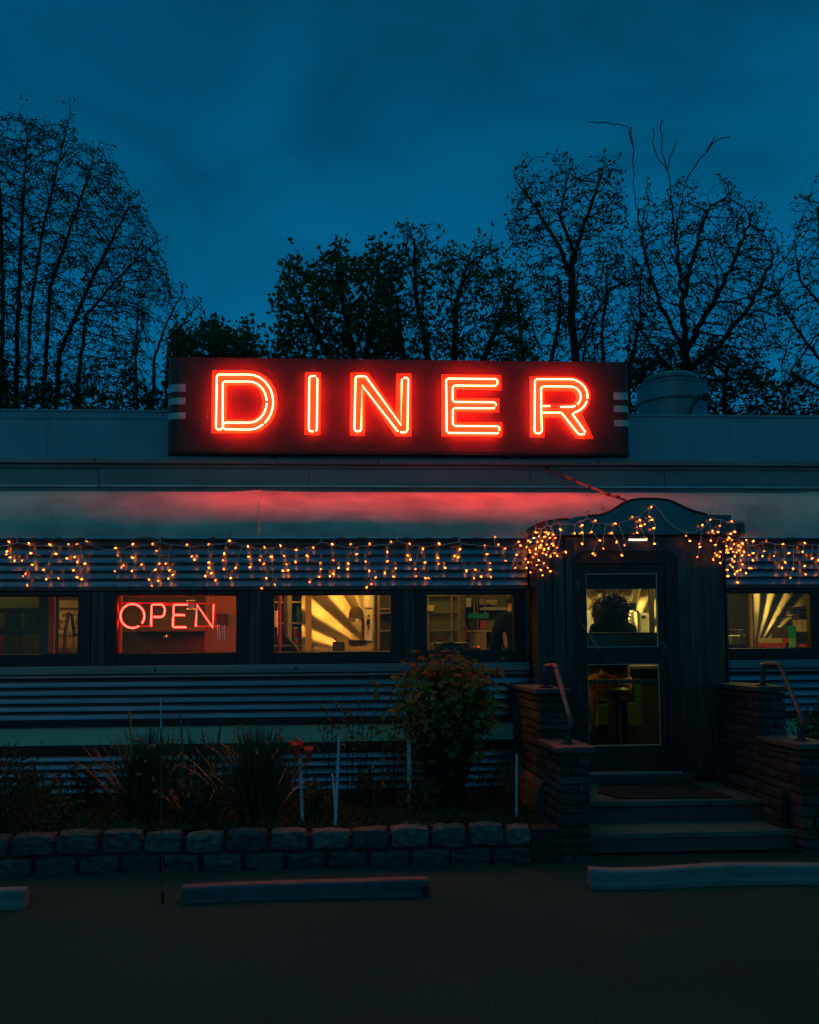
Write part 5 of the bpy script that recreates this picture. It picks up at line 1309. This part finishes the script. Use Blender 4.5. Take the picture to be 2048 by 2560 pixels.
ibox('white_card', 684, 1528, 694, 1568, 1.0, .02, WHITEI); tag(bpy.data.objects['white_card'], 'pale card at the left edge of the third window', 'card')
t = thing('black_duct', tuple(at(725,1610,1.0)), 'black pipe bending down beside the red pole', 'pipe'); w = MB(); w.tube([at(714,1470,1.0), at(714,1590,1.0), at(722,1598,1.0), at(748,1632,1.0), at(760,1645,1.0)], .022, 8); w.build('pipe', INDARK, t, smooth=True)
t = thing('door_post', tuple(at(770,1600,1.6)), 'wide tan trim post left of the bright steel panel', 'post'); ibox('post', 764, 1440, 779, 1700, 1.75, .06, WOODT, t)
t = thing('hanging_cap', tuple(at(890,1530,1.3)), 'dark brown domed cap hanging in front of the bright steel panel', 'cap')
c = at(891,1546,1.3); w = MB(); k = 0
for i in range(9):
    e = math.pi/2*i/8
    for j in range(18): a = 2*math.pi*j/18; w.v.append((c.x+.083*math.cos(e)**.7*math.cos(a), c.y+.08*math.cos(e)**.7*math.sin(a), c.z+.125*math.sin(e)**.9+(.02*math.cos(a) if i == 0 else 0)))
for i in range(8):
    for j in range(18): w.f.append((i*18+j, i*18+(j+1) % 18, (i+1)*18+(j+1) % 18, (i+1)*18+j))
w.build('crown', BROWN, t, smooth='all')
w = MB()
for i in range(7):
    tt = i/6
    for j in range(7): s_ = j/6-.5; w.v.append((c.x-.05+.085*s_*(1-.3*tt), c.y-.075-.06*tt*(1-2*s_*s_), c.z+.01-.05*tt-.03*s_*s_))
for i in range(6):
    for j in range(6): w.f.append((i*7+j, i*7+j+1, (i+1)*7+j+1, (i+1)*7+j))
w.build('peak', BROWN, t, smooth='all')
t = thing('steel_column', tuple(at(917,1600,1.4)), 'pale steel column with two knobs right of the cap', 'dispenser')
ibox('column', 911, 1520, 931, 1602, 1.38, .12, WHITEI, t); ibox('screen', 917, 1548, 926, 1561, 1.365, .014, INDARK, t, .002)
for v in (1539,1567): c = at(922,v,1.38); q_ = MB(); q_.tube([c, c-Vector((0,.03,0))], .011, 10); q_.build('knob', INDARK, t)
ibox('foot', 862, 1603, 932, 1640, 1.4, .2, CARD, t); ibox('tray', 870, 1600, 917, 1602.5, 1.36, .2, INDARK, t, .001)
ibox('arm', 904, 1544, 914, 1600, 1.42, .08, mat('dark red wood', (.15,.04,.02)), t)
can('plastic_jar', 921, 1487, 1520, 1.42, .062, WHITEI, 'white plastic tub on top of the steel column', 'tub')
t = thing('bottle_rack', tuple(at(960,1600,1.8)), 'dark rack with bottles at the right edge of the third window', 'rack')
ibox('upright', 944, 1440, 950, 1700, 1.7, .06, WOODT, t); ibox('backing', 945, 1440, 1010, 1700, 2.0, .02, INDARK, t, 0)
w = MB()
for v in (1520,1530,1574): pb_(w, 950, v, 1000, v+4, 1.8, .15)
w.build('shelf_board', INST, t)
for i, v in enumerate((1588,1596,1603,1611)):
    c = at(968,v,1.85); q_ = MB(); q_.tube([c+Vector((0,.1,0)), c], .014, 8); q_.build('bottle_end', CHROME, t)
t = thing('small_grinder', tuple(at(842,1610,1.5)), 'small dark lever grinder on the counter before the bright panel', 'grinder')
ibox('body', 832, 1604, 862, 1640, 1.5, .12, INDARK, t); w = MB(); w.tube([at(845,1606,1.52), at(838,1598,1.5), at(834,1594,1.49)], .008, 6); w.build('lever', INDARK, t)

# window 4: glass fridge, boxes, machine, person in jacket
t = thing('glass_fridge', tuple(at(1115,1600,1.7)), 'dim glass fronted fridge with shelves in the fourth window', 'fridge')
ibox('cabinet', 1060, 1440, 1146, 1700, 1.95, .5, mat('olive cabinet', (.07,.065,.022), (.04,.04,.016), scale=3), t)
w = MB()
for u in (1072,1130): pb_(w, u-2, 1440, u+2, 1700, 1.9, .03)
for v in (1487,1528,1574): pb_(w, 1066, v, 1146, v+2.2, 1.885, .04)
w.build('frame', mat('dull brass frame', (.16,.11,.04), (.11,.075,.03), rough=.45), t)
ibox('label_plate', 1068, 1513, 1086, 1527, 1.87, .01, CARD, t)
t = thing('pipe_column', tuple(at(1155,1600,1.5)), 'mottled olive column between fridge and shelves', 'column'); ibox('column', 1149, 1440, 1164, 1700, 1.5, .1, mat('mottled olive', (.2,.17,.07), (.08,.06,.03), scale=16), t); ibox('red_strip', 1165, 1563, 1169, 1600, 1.5, .03, REDT, t)
t = thing('open_shelving', tuple(at(1210,1560,2.8)), 'open shelving full of dishes behind the person in the jacket', 'shelf')
w = MB(); pb_(w, 1200, 1518, 1290, 1525, 2.7, .3); pb_(w, 1165, 1575, 1290, 1580, 2.7, .3); w.build('shelf_board', CARD, t)
w = MB()
for u in (1185,1193,1212): pb_(w, u, 1500, u+3, 1600, 2.75, .05)
w.build('upright', CARD, t); ibox('backing', 1160, 1440, 1300, 1700, 3.0, .02, mat('brown board', (.20,.13,.05), (.13,.08,.03), scale=3), t, 0)
random.seed(61)
for i, (u0, v0, u1, v1, m_, lb, ct) in enumerate(((1165,1495,1178,1518,WHITEI,'pale box at the top left of the open shelving','box'),(1198,1496,1212,1512,CARD,'tan box on the upper open shelf','box'),(1215,1500,1245,1512,PAPER,'stack of printed trays on the upper open shelf','trays'),(1170,1533,1222,1546,TEAL,'teal folded cloth on the open shelving','cloth'),(1172,1550,1188,1574,BROWN,'dark brown canister on the lower open shelf','canister'),(1200,1552,1216,1574,REDT,'reddish canister on the lower open shelf','canister'))):
    tag(ibox(('box','box','tray_stack','folded_cloth','canister','canister')[i], u0, v0, u1, v1, 2.72, .2, m_), lb, ct)
t = thing('clear_container', tuple(at(1196,1600,1.62)), 'clear ribbed plastic container in front of the jacket', 'container')
w = MB(); c = at(1196,1625,1.62); z1 = at(1196,1580,1.62).z
w.prismz([(c.x-.085,c.y-.05),(c.x+.085,c.y-.05),(c.x+.085,c.y+.1),(c.x-.085,c.y+.1)], CT, z1); w.build('body', mat('cloudy plastic', (.45,.36,.2), (.3,.22,.1), scale=8, rough=.3, stretch=(8,1,.3)), t, bevel=.01); w = MB(); w.box((c.x-.09,c.y-.055,z1+.0005),(c.x+.09,c.y+.105,z1+.012)); w.build('lid', CARD, t, bevel=.003)
t = thing('black_machine', tuple(at(1125,1620,.6)), 'black rounded machine at the bottom of the fourth window', 'machine')
w = MB(); a = at(1082,1606,.6); b = at(1172,1606,.6); zl = at(1125,1606,.6).z
w.box((a.x,.55,CT-.05),(b.x,.95,zl)); w.build('body', INDARK, t, bevel=.02)
w = MB(); w.tube([at(1078,1636,.5), at(1090,1618,.5), at(1108,1609,.5), at(1128,1607,.5), at(1150,1612,.5), at(1165,1628,.5), at(1168,1640,.5)], .012, 8)
for cu in (1105,1146): w.tube([at(cu-14,1640,.5), at(cu-10,1624,.5), at(cu,1618,.5), at(cu+11,1625,.5), at(cu+14,1640,.5)], .010, 8)
w.build('guard', DARKB, t, smooth=True)
w = MB(); w.box((a.x,.55,FZ),(b.x,.95,CT-.051)); w.build('stand', INDARK, t)
t = thing('control_panel', tuple(at(1193,1620,1.2)), 'row of small red and white lights on a dark control box', 'control box')
ibox('box', 1176, 1620, 1202, 1660, 1.2, .1, INDARK, t); ibox('indicator', 1195, 1615, 1199, 1619, 1.2, .02, emitter('red indicator', (1,.06,.02), 1.2), t, 0); ibox('indicator', 1181, 1615, 1184, 1619, 1.2, .02, WHITEI, t, 0); ibox('indicator', 1187, 1615, 1189, 1619, 1.2, .02, WHITEI, t, 0)

# people -------------------------------------------------------------
def skin_body(name, pts, edges, rad, m_, parent, root=0, sub=2):
    me = bpy.data.meshes.new(name); me.from_pydata([tuple(p) for p in pts], edges, []); me.materials.append(m_)
    o = bpy.data.objects.new(name, me); COL.objects.link(o)
    if parent: put(o, parent)
    sk = o.modifiers.new('skin', 'SKIN'); sk.use_smooth_shade = True
    d = me.skin_vertices[0].data
    for i, r in enumerate(rad): d[i].radius = (r if isinstance(r, tuple) else (r, r)); d[i].use_root = (i == root)
    s_ = o.modifiers.new('subdivision', 'SUBSURF'); s_.levels = sub; s_.render_levels = sub
    return o
def hand(base, d, side, parent, curl=.5, s=1.0):
    """palm, four fingers of different lengths and a thumb, one skinned surface"""
    d = d.normalized(); sd = side - d*side.dot(d); sd.normalize(); nn = d.cross(sd)
    pts = [base, base+d*.045*s]; ed = [(0, 1)]; rd = [(.024*s, .017*s), (.034*s, .014*s)]
    for k, (off, L) in enumerate(((-.030,.062),(-.010,.072),(.010,.068),(.028,.052))):
        p0 = base+d*.075*s+sd*off*s; i0 = len(pts); pts += [p0, p0+(d*math.cos(curl*.6)+nn*math.sin(curl*.6))*L*.5*s, p0+(d*math.cos(curl*.6)+nn*math.sin(curl*.6))*L*.5*s+(d*math.cos(curl*1.6)+nn*math.sin(curl*1.6))*L*.5*s]
        ed += [(1, i0), (i0, i0+1), (i0+1, i0+2)]; rd += [.0095*s, .0085*s, .0065*s]
    i0 = len(pts); p0 = base+d*.03*s-sd*.036*s; pts += [p0, p0+(d*.7-sd*.6+nn*.3).normalized()*.03*s, p0+(d*.95-sd*.4+nn*.4).normalized()*.055*s]; ed += [(0, i0), (i0, i0+1), (i0+1, i0+2)]; rd += [.012*s, .010*s, .0075*s]
    return pts, ed, rd
def person_body(parent, J, m_, hands):
    """J: joint positions; returns one continuous body surface incl. head, hands"""
    names = ['pelvis','waist','chest','neck','head','crown','shL','elL','wrL','shR','elR','wrR','hipL','knL','anL','toL','hipR','knR','anR','toR']
    pts = [J[n] for n in names]; I = {n: i for i, n in enumerate(names)}
    ed = [(I[a], I[b]) for a, b in (('pelvis','waist'),('waist','chest'),('chest','neck'),('neck','head'),('head','crown'),('chest','shL'),('shL','elL'),('elL','wrL'),('chest','shR'),('shR','elR'),('elR','wrR'),('pelvis','hipL'),('hipL','knL'),('knL','anL'),('anL','toL'),('pelvis','hipR'),('hipR','knR'),('knR','anR'),('anR','toR'))]
    rad = [(.15,.11),(.14,.10),(.17,.11),(.055,.055),(.085,.10),(.07,.085),(.065,.065),(.045,.045),(.028,.026),(.065,.065),(.045,.045),(.028,.026),(.09,.09),(.062,.062),(.04,.04),(.035,.028),(.09,.09),(.062,.062),(.04,.04),(.035,.028)]
    for wr, (d, side) in hands.items():
        hp_, he, hr = hand(J[wr]+d.normalized()*.02, d, side, None); b0 = len(pts); pts += hp_; ed += [(I[wr], b0)]+[(a+b0, b+b0) for a, b in he]; rad += hr
    return skin_body('body', pts, ed, rad, m_, parent)
def V(*a): return Vector(a)
# seated person seen from behind through the door
Yp = .95; hx0 = at(1532,1520,Yp).x; zh = at(1532,1487,Yp).z; zs = FZ+.74
P1 = thing('person', (hx0, Yp, FZ), 'person with big curly hair sitting inside the door, seen from behind in a dark jacket', 'person')
J = dict(pelvis=V(hx0-.01,Yp,zs+.10), waist=V(hx0,Yp+.02,zs+.32), chest=V(hx0,Yp+.03,zs+.55), neck=V(hx0,Yp+.06,zs+.74), head=V(hx0,Yp+.08,zs+.84), crown=V(hx0,Yp+.08,zs+.94),
  shL=V(hx0-.19,Yp+.03,zs+.60), elL=V(hx0-.23,Yp+.12,zs+.30), wrL=V(hx0-.10,Yp+.34,zs+.28), shR=V(hx0+.19,Yp+.03,zs+.60), elR=V(hx0+.23,Yp+.12,zs+.30), wrR=V(hx0+.10,Yp+.34,zs+.28),
  hipL=V(hx0-.10,Yp+.03,zs+.07), knL=V(hx0-.12,Yp+.44,zs+.06), anL=V(hx0-.12,Yp+.40,FZ+.30), toL=V(hx0-.13,Yp+.55,FZ+.25), hipR=V(hx0+.10,Yp+.03,zs+.07), knR=V(hx0+.12,Yp+.44,zs+.06), anR=V(hx0+.12,Yp+.40,FZ+.30), toR=V(hx0+.13,Yp+.55,FZ+.25))
person_body(P1, J, SKIN, {'wrL': (V(.3,.9,0), V(1,0,0)), 'wrR': (V(-.3,.9,0), V(-1,0,0))})
jp = ['pelvis','waist','chest','neck','shL','elL','wrL','shR','elR','wrR']
skin_body('jacket', [J[n] for n in jp], [(0,1),(1,2),(2,3),(2,4),(4,5),(5,6),(2,7),(7,8),(8,9)], [(.185,.15),(.175,.135),(.20,.145),(.085,.08),(.095,.09),(.07,.07),(.05,.05),(.095,.09),(.07,.07),(.05,.05)], JACK, P1)
sk_pts = [J['pelvis'], V(hx0-.12,Yp-.02,zs+.04), V(hx0-.14,Yp+.40,zs+.05), V(hx0-.02,Yp-.04,zs-.12), V(hx0+.12,Yp-.02,zs+.04), V(hx0+.14,Yp+.40,zs+.05)]
skin_body('skirt', sk_pts, [(0,1),(1,2),(0,3),(0,4),(4,5)], [(.19,.16),(.12,.12),(.10,.08),(.14,.06),(.12,.12),(.10,.08)], SKIRT, P1)
w = MB(); hc = V(hx0, Yp+.06, zh-.165)
random.seed(71)
n1, n2 = 18, 30
for i in range(n1+1):
    e = -1.25+(math.pi/2+1.25)*i/n1
    for j in range(n2):
        a = 2*math.pi*j/n2; lm = 1+.09*math.sin(3*a+2*e)+.06*math.sin(5*e+2*a)+random.uniform(-.03, .03)
        rr_ = .165*lm; ce = max(0, math.cos(e))**.8
        w.v.append((hc.x+rr_*1.08*ce*math.cos(a)+.015*math.sin(2*e), hc.y+rr_*.9*ce*math.sin(a), hc.z+rr_*(.95 if e > 0 else 1.2)*math.sin(e)))
for i in range(n1):
    for j in range(n2): w.f.append((i*n2+j, i*n2+(j+1) % n2, (i+1)*n2+(j+1) % n2, (i+1)*n2+j))
for i in range(900):
    e = random.uniform(-1.2, 1.5); a = random.uniform(0, 6.283); d = V(math.cos(e)*math.cos(a), math.cos(e)*math.sin(a), math.sin(e)); p = hc+V(d.x*.172,d.y*.14,d.z*.15)
    q_ = p+d*random.uniform(.01,.04)+rv()*.02; r_ = q_+rv()*.025+V(0,0,-.012); w.tube([p, q_, r_, r_+rv()*.02], [.006,.005,.004,.002], 4)
w.build('hair', HAIR, P1, smooth='all')
def stool(x, y, label, m_, back=True):
    t = thing('counter_stool', (x, y, FZ), label, 'stool', 'counter stools inside the door')
    w = MB(); w.lathe((x,y,FZ), [(.21,0),(.20,.02),(.09,.05),(.07,.07),(.07,.66)], 20); w.build('pedestal', INDARK, t, smooth=True)
    w = MB(); w.lathe((x,y,FZ+.665), [(.17,0),(.185,.02),(.185,.05),(.16,.075)], 22); w.build('seat', m_, t, smooth=True)
    if back: w = MB(); w.box((x-.02,y-.16,FZ+.70),(x+.02,y-.13,FZ+.93)); w.box((x-.16,y-.17,FZ+.86),(x+.16,y-.14,FZ+1.0)); w.build('backrest', m_, t, bevel=.01)
stool(hx0, Yp+.02, 'counter stool under the person with curly hair', LIME, False)
t = thing('lime_panel', tuple(at(1510,1780,1.7)), 'lime green counter front panel left of the seated person', 'panel', 'lime green counter panels')
ibox('panel', 1489, 1760, 1521, 1812, 1.55, .03, LIME, t)
t = thing('lime_panel', tuple(at(1590,1780,1.7)), 'lime green counter front panel right of the seated person', 'panel', 'lime green counter panels')
ibox('panel', 1570, 1758, 1605, 1815, 1.55, .03, LIME, t); ibox('strut', 1588, 1695, 1602, 1757, 1.55, .03, LIME, t)
t = thing('lunch_counter', (2.6, 1.75, FZ), 'dark lunch counter with open shelves inside the door', 'counter')
w = MB(); w.box((2.06,1.78,FZ),(3.2,1.84,1.46)); w.box((2.06,1.70,1.462),(3.2,2.2,1.50)); w.build('counter', INDARK, t, bevel=.004)
ibox('shelf_frame', 1590, 1665, 1628, 1690, 1.74, .03, INDARK, t); ibox('shelf_edge', 1588, 1662, 1628, 1665, 1.735, .03, CARD, t)
for (u0, u1), lb in (((1606,1626),'brass cup on the low shelf right of the seated person'), ((1470,1479),'brass cup on the low shelf at the left edge of the door glass')):
    can('brass_cup', (u0+u1)/2, 1733, 1746, 1.66, .036, mat('brass', (.6,.35,.1), rough=.3, metal=.8), lb, 'cup')
w = MB(); w.box((2.06,1.64,at(1600,1747,1.66).z-.02),(3.2,1.779,at(1600,1747,1.66).z-.001)); w.build('foot_shelf', INDARK, t)
# vestibule partition just inside the door
t = thing('low_partition', (2.6, .3, FZ), 'low glossy partition with a dark top rail just inside the door', 'partition')
a, b = at(1455,1584,.28), at(1660,1584,.28); w = MB(); w.box((a.x,.27,a.z-.02),(b.x,.31,a.z+.008)); w.build('top_rail', INDARK, t, bevel=.004)
w = MB(); w.box((a.x,.28,at(1560,1655,.28).z),(b.x,.30,a.z-.0205)); w.build('panel', mat('glossy olive laminate', (.13,.115,.04), (.10,.09,.03), scale=2, rough=.15), t)
# things behind the person at the door
t = thing('coffee_urn', tuple(at(1583,1580,1.85)), 'tall steel coffee urn right of the seated person', 'coffee urn')
c = at(1581,1580,1.85); zt_ = at(1581,1527,1.85).z; w = MB(); w.lathe((c.x,c.y,CT+.14), [(.085,0),(.085,zt_-CT-.14-.02),(.07,zt_-CT-.14)], 24); w.build('tank', INST, t, smooth=True)
w = MB(); w.lathe((c.x-.01,c.y,zt_), [(.055,0),(.06,.01),(.06,at(1581,1507,1.85).z-zt_-.01),(.05,at(1581,1507,1.85).z-zt_)], 20); w.build('lid', CHROME, t, smooth=True)
w = MB(); q_ = at(1581,1571,1.76); w.tube([q_+V(0,.02,0), q_-V(0,.02,0)], .014, 10); w.build('tap', CHROME, t, smooth=True)
t = thing('white_machine', tuple(at(1612,1580,1.85)), 'cream boxy machine with a small dark display right of the urn', 'machine')
ibox('body', 1600, 1532, 1624, 1600, 1.85, .2, WHITEI, t, .008); ibox('display', 1606, 1539, 1615, 1545, 1.84, .012, INDARK, t, .001)
t = thing('cream_box_unit', tuple(at(1478,1530,1.9)), 'cream box unit behind the left side of the curly hair', 'box'); ibox('body', 1462, 1505, 1490, 1523, 1.9, .2, CARD, t); ibox('base', 1462, 1527, 1492, 1600, 1.9, .2, WHITEI, t)
t = thing('fluorescent_valance', tuple(at(1560,1445,1.9)), 'steel valance strip across the top of the door view', 'valance')
ibox('strip', 1440, 1437, 1640, 1456, 1.9, .05, INST, t); ibox('rail', 1440, 1457, 1640, 1466, 2.0, .05, INDARK, t); ibox('post', 1624, 1452, 1636, 1600, 1.95, .05, INDARK, t)
ibox('clip', 1535, 1464, 1548, 1470, 1.98, .02, CARD, t); ibox('clip', 1572, 1464, 1587, 1470, 1.98, .02, CARD, t)

# standing person in a jacket at the fourth window
Yq = 1.25; px0 = at(1276,1560,Yq).x
P2 = thing('person', (px0, Yq, FZ), 'person in a dark jacket leaning over the counter in the fourth window', 'person')
sz = FZ
J = dict(pelvis=V(px0+.10,Yq+.02,sz+.93), waist=V(px0+.09,Yq+.03,sz+1.12), chest=V(px0+.05,Yq+.06,sz+1.36), neck=V(px0+.06,Yq+.10,sz+1.55), head=V(px0+.07,Yq+.15,sz+1.67), crown=V(px0+.07,Yq+.16,sz+1.78),
  shL=V(px0-.10,Yq+.02,sz+1.45), elL=V(px0-.16,Yq+.10,sz+1.18), wrL=V(px0-.07,Yq+.28,sz+1.08), shR=V(px0+.22,Yq+.08,sz+1.45), elR=V(px0+.27,Yq+.12,sz+1.16), wrR=V(px0+.13,Yq+.30,sz+1.08),
  hipL=V(px0+.0,Yq+.02,sz+.90), knL=V(px0-.01,Yq+.03,sz+.48), anL=V(px0-.01,Yq,sz+.08), toL=V(px0-.03,Yq+.16,sz+.04), hipR=V(px0+.18,Yq+.02,sz+.90), knR=V(px0+.19,Yq+.03,sz+.48), anR=V(px0+.19,Yq,sz+.08), toR=V(px0+.21,Yq+.16,sz+.04))
person_body(P2, J, SKIN, {'wrL': (V(.2,.9,-.3), V(1,0,0)), 'wrR': (V(-.2,.9,-.3), V(-1,0,0))})
skin_body('jacket', [J[n] for n in jp], [(0,1),(1,2),(2,3),(2,4),(4,5),(5,6),(2,7),(7,8),(8,9)], [(.19,.15),(.18,.14),(.205,.15),(.08,.08),(.10,.10),(.075,.075),(.055,.055),(.10,.10),(.075,.075),(.055,.055)], JACK, P2)
tp_ = [J['pelvis'],J['hipL'],J['knL'],J['anL'],J['hipR'],J['knR'],J['anR']]
skin_body('trousers', tp_, [(0,1),(1,2),(2,3),(0,4),(4,5),(5,6)], [(.16,.12),.105,.078,.06,.105,.078,.06], JACKV, P2)
w = MB(); hc = J['head']+V(0,0,.04); w.v += []
for i in range(9):
    e = -.5+(math.pi/2+.5)*i/8
    for j in range(16): a = 2*math.pi*j/16; w.v.append((hc.x+.105*math.cos(e)*math.cos(a), hc.y-.015+.115*math.cos(e)*math.sin(a), hc.z+.115*math.sin(e)))
for i in range(8):
    for j in range(16): w.f.append((i*16+j, i*16+(j+1) % 16, (i+1)*16+(j+1) % 16, (i+1)*16+j))
w.build('hair', HAIR, P2, smooth='all')

# window 5: cake dome, boxes, coffee things
t = thing('cake_display', tuple(at(1840,1612,1.1)), 'clear cake display box with a pale cake in the far right window', 'cake display')
c = at(1838,1611,1.1); zt_ = at(1838,1575,1.1).z
w = MB(); w.box((c.x-.11,1.05,CT),(c.x+.11,1.27,c.z)); w.build('stand', CARD, t)
w = MB(); w.lathe((c.x,1.16,c.z+.001), [(.075,0),(.08,.02),(.08,.09),(.07,.10)], 22); w.build('cake', mat('pale icing', (.42,.45,.2), (.35,.38,.16), scale=9), t, smooth=True)
w = MB(); w.box((c.x-.10,1.06,c.z+.0012),(c.x+.10,1.26,zt_)); w.build('cover', PANE, t)
w = MB()
for dx in (-.10,.10): w.tube([(c.x+dx,1.06,c.z),(c.x+dx*.92,1.06,zt_)], .004, 5)
w.tube([(c.x-.092,1.06,zt_),(c.x+.092,1.06,zt_)], .004, 5); w.lathe((c.x-.03,1.16,zt_), [(.02,0),(.022,.01),(.01,.018)], 12); w.build('cover_edge', CHROME, t)
w = MB(); w.box((c.x-.3,1.0,CT-.3),(c.x+.45,1.35,CT-.0005)); tag(w.build('display_shelf', INDARK), 'dark shelf under the cake display in the far right window', 'shelf')
t = thing('dark_partition', tuple(at(1850,1540,2.2)), 'dark partition wall left of the far right steel panel', 'partition'); ibox('panel', 1790, 1440, 1878, 1700, 2.25, .04, INDARK, t, 0); ibox('edge_trim', 1878, 1440, 1883, 1700, 2.2, .08, WOODT, t)
def fbox(name, u0, v0, u1, v1, Y, d, m_, lb, cat): return tag(ibox(name, u0, v0, u1, v1, Y, d, m_), lb, cat)
fbox('carton', 1917, 1608, 1966, 1640, 1.62, .25, REDT, 'red carton at the bottom of the far right window', 'carton')
fbox('carton', 1917, 1596, 1957, 1607.6, 1.62, .25, CARD, 'tan carton lying on the red carton', 'carton')
fbox('carton', 1958, 1596, 1973, 1607.6, 1.62, .2, REDT, 'small red carton beside the tan carton', 'carton')
fbox('carton', 1975, 1596, 1991, 1640, 1.6, .25, mat('mint carton', (.12,.32,.14), (.08,.24,.1)), 'mint green carton beside the red cartons', 'carton')
fbox('coffee_box', 1948, 1568, 1970, 1595.6, 1.68, .2, BROWN, 'dark brown coffee box on top of the cartons', 'box')
fbox('tea_tin', 1972, 1566, 1991, 1595.6, 1.68, .2, GREENT, 'green tea tin on top of the cartons', 'tin')
fbox('red_bowl_box', 2012, 1610, 2040, 1640, 1.5, .2, REDT, 'bright red box at the right corner of the far right window', 'box')
fbox('bean_bin', 1992, 1580, 2024, 1640, 1.7, .2, INDARK, 'black bin between green carton and red box', 'bin')
t = thing('drawer_box', tuple(at(2015,1560,1.75)), 'cream drawer box with dark handles high in the far right window', 'drawer box'); ibox('body', 2001, 1549, 2040, 1579.5, 1.75, .2, CARD, t)
for v in (1560,1571):
    ibox('handle', 2018, v-4, 2030, v+4, 1.738, .012, INDARK, t, .001)
t = thing('coffee_machine', tuple(at(1985,1545,1.8)), 'dark coffee machine with a curved spout before the striped steel panel', 'coffee machine')
ibox('head', 1998, 1536, 2040, 1548.5, 1.78, .2, INDARK, t, .008); ibox('top_jars', 1982, 1517, 2000, 1526, 1.85, .1, INDARK, t, .01); ibox('top_jars', 2003, 1515, 2030, 1526, 1.85, .1, INDARK, t, .01); ibox('plate', 1975, 1526.5, 2040, 1535.5, 1.85, .1, INST, t, .004)
w = MB(); w.tube(bez(at(1949,1566,1.78), at(1955,1536,1.78), at(1999,1541,1.78), 10), .007, 6); w.tube([at(1943,1566,1.8), at(1944,1541,1.8), at(1975,1541,1.8)], .007, 6); w.build('spout', INDARK, t, smooth=True)
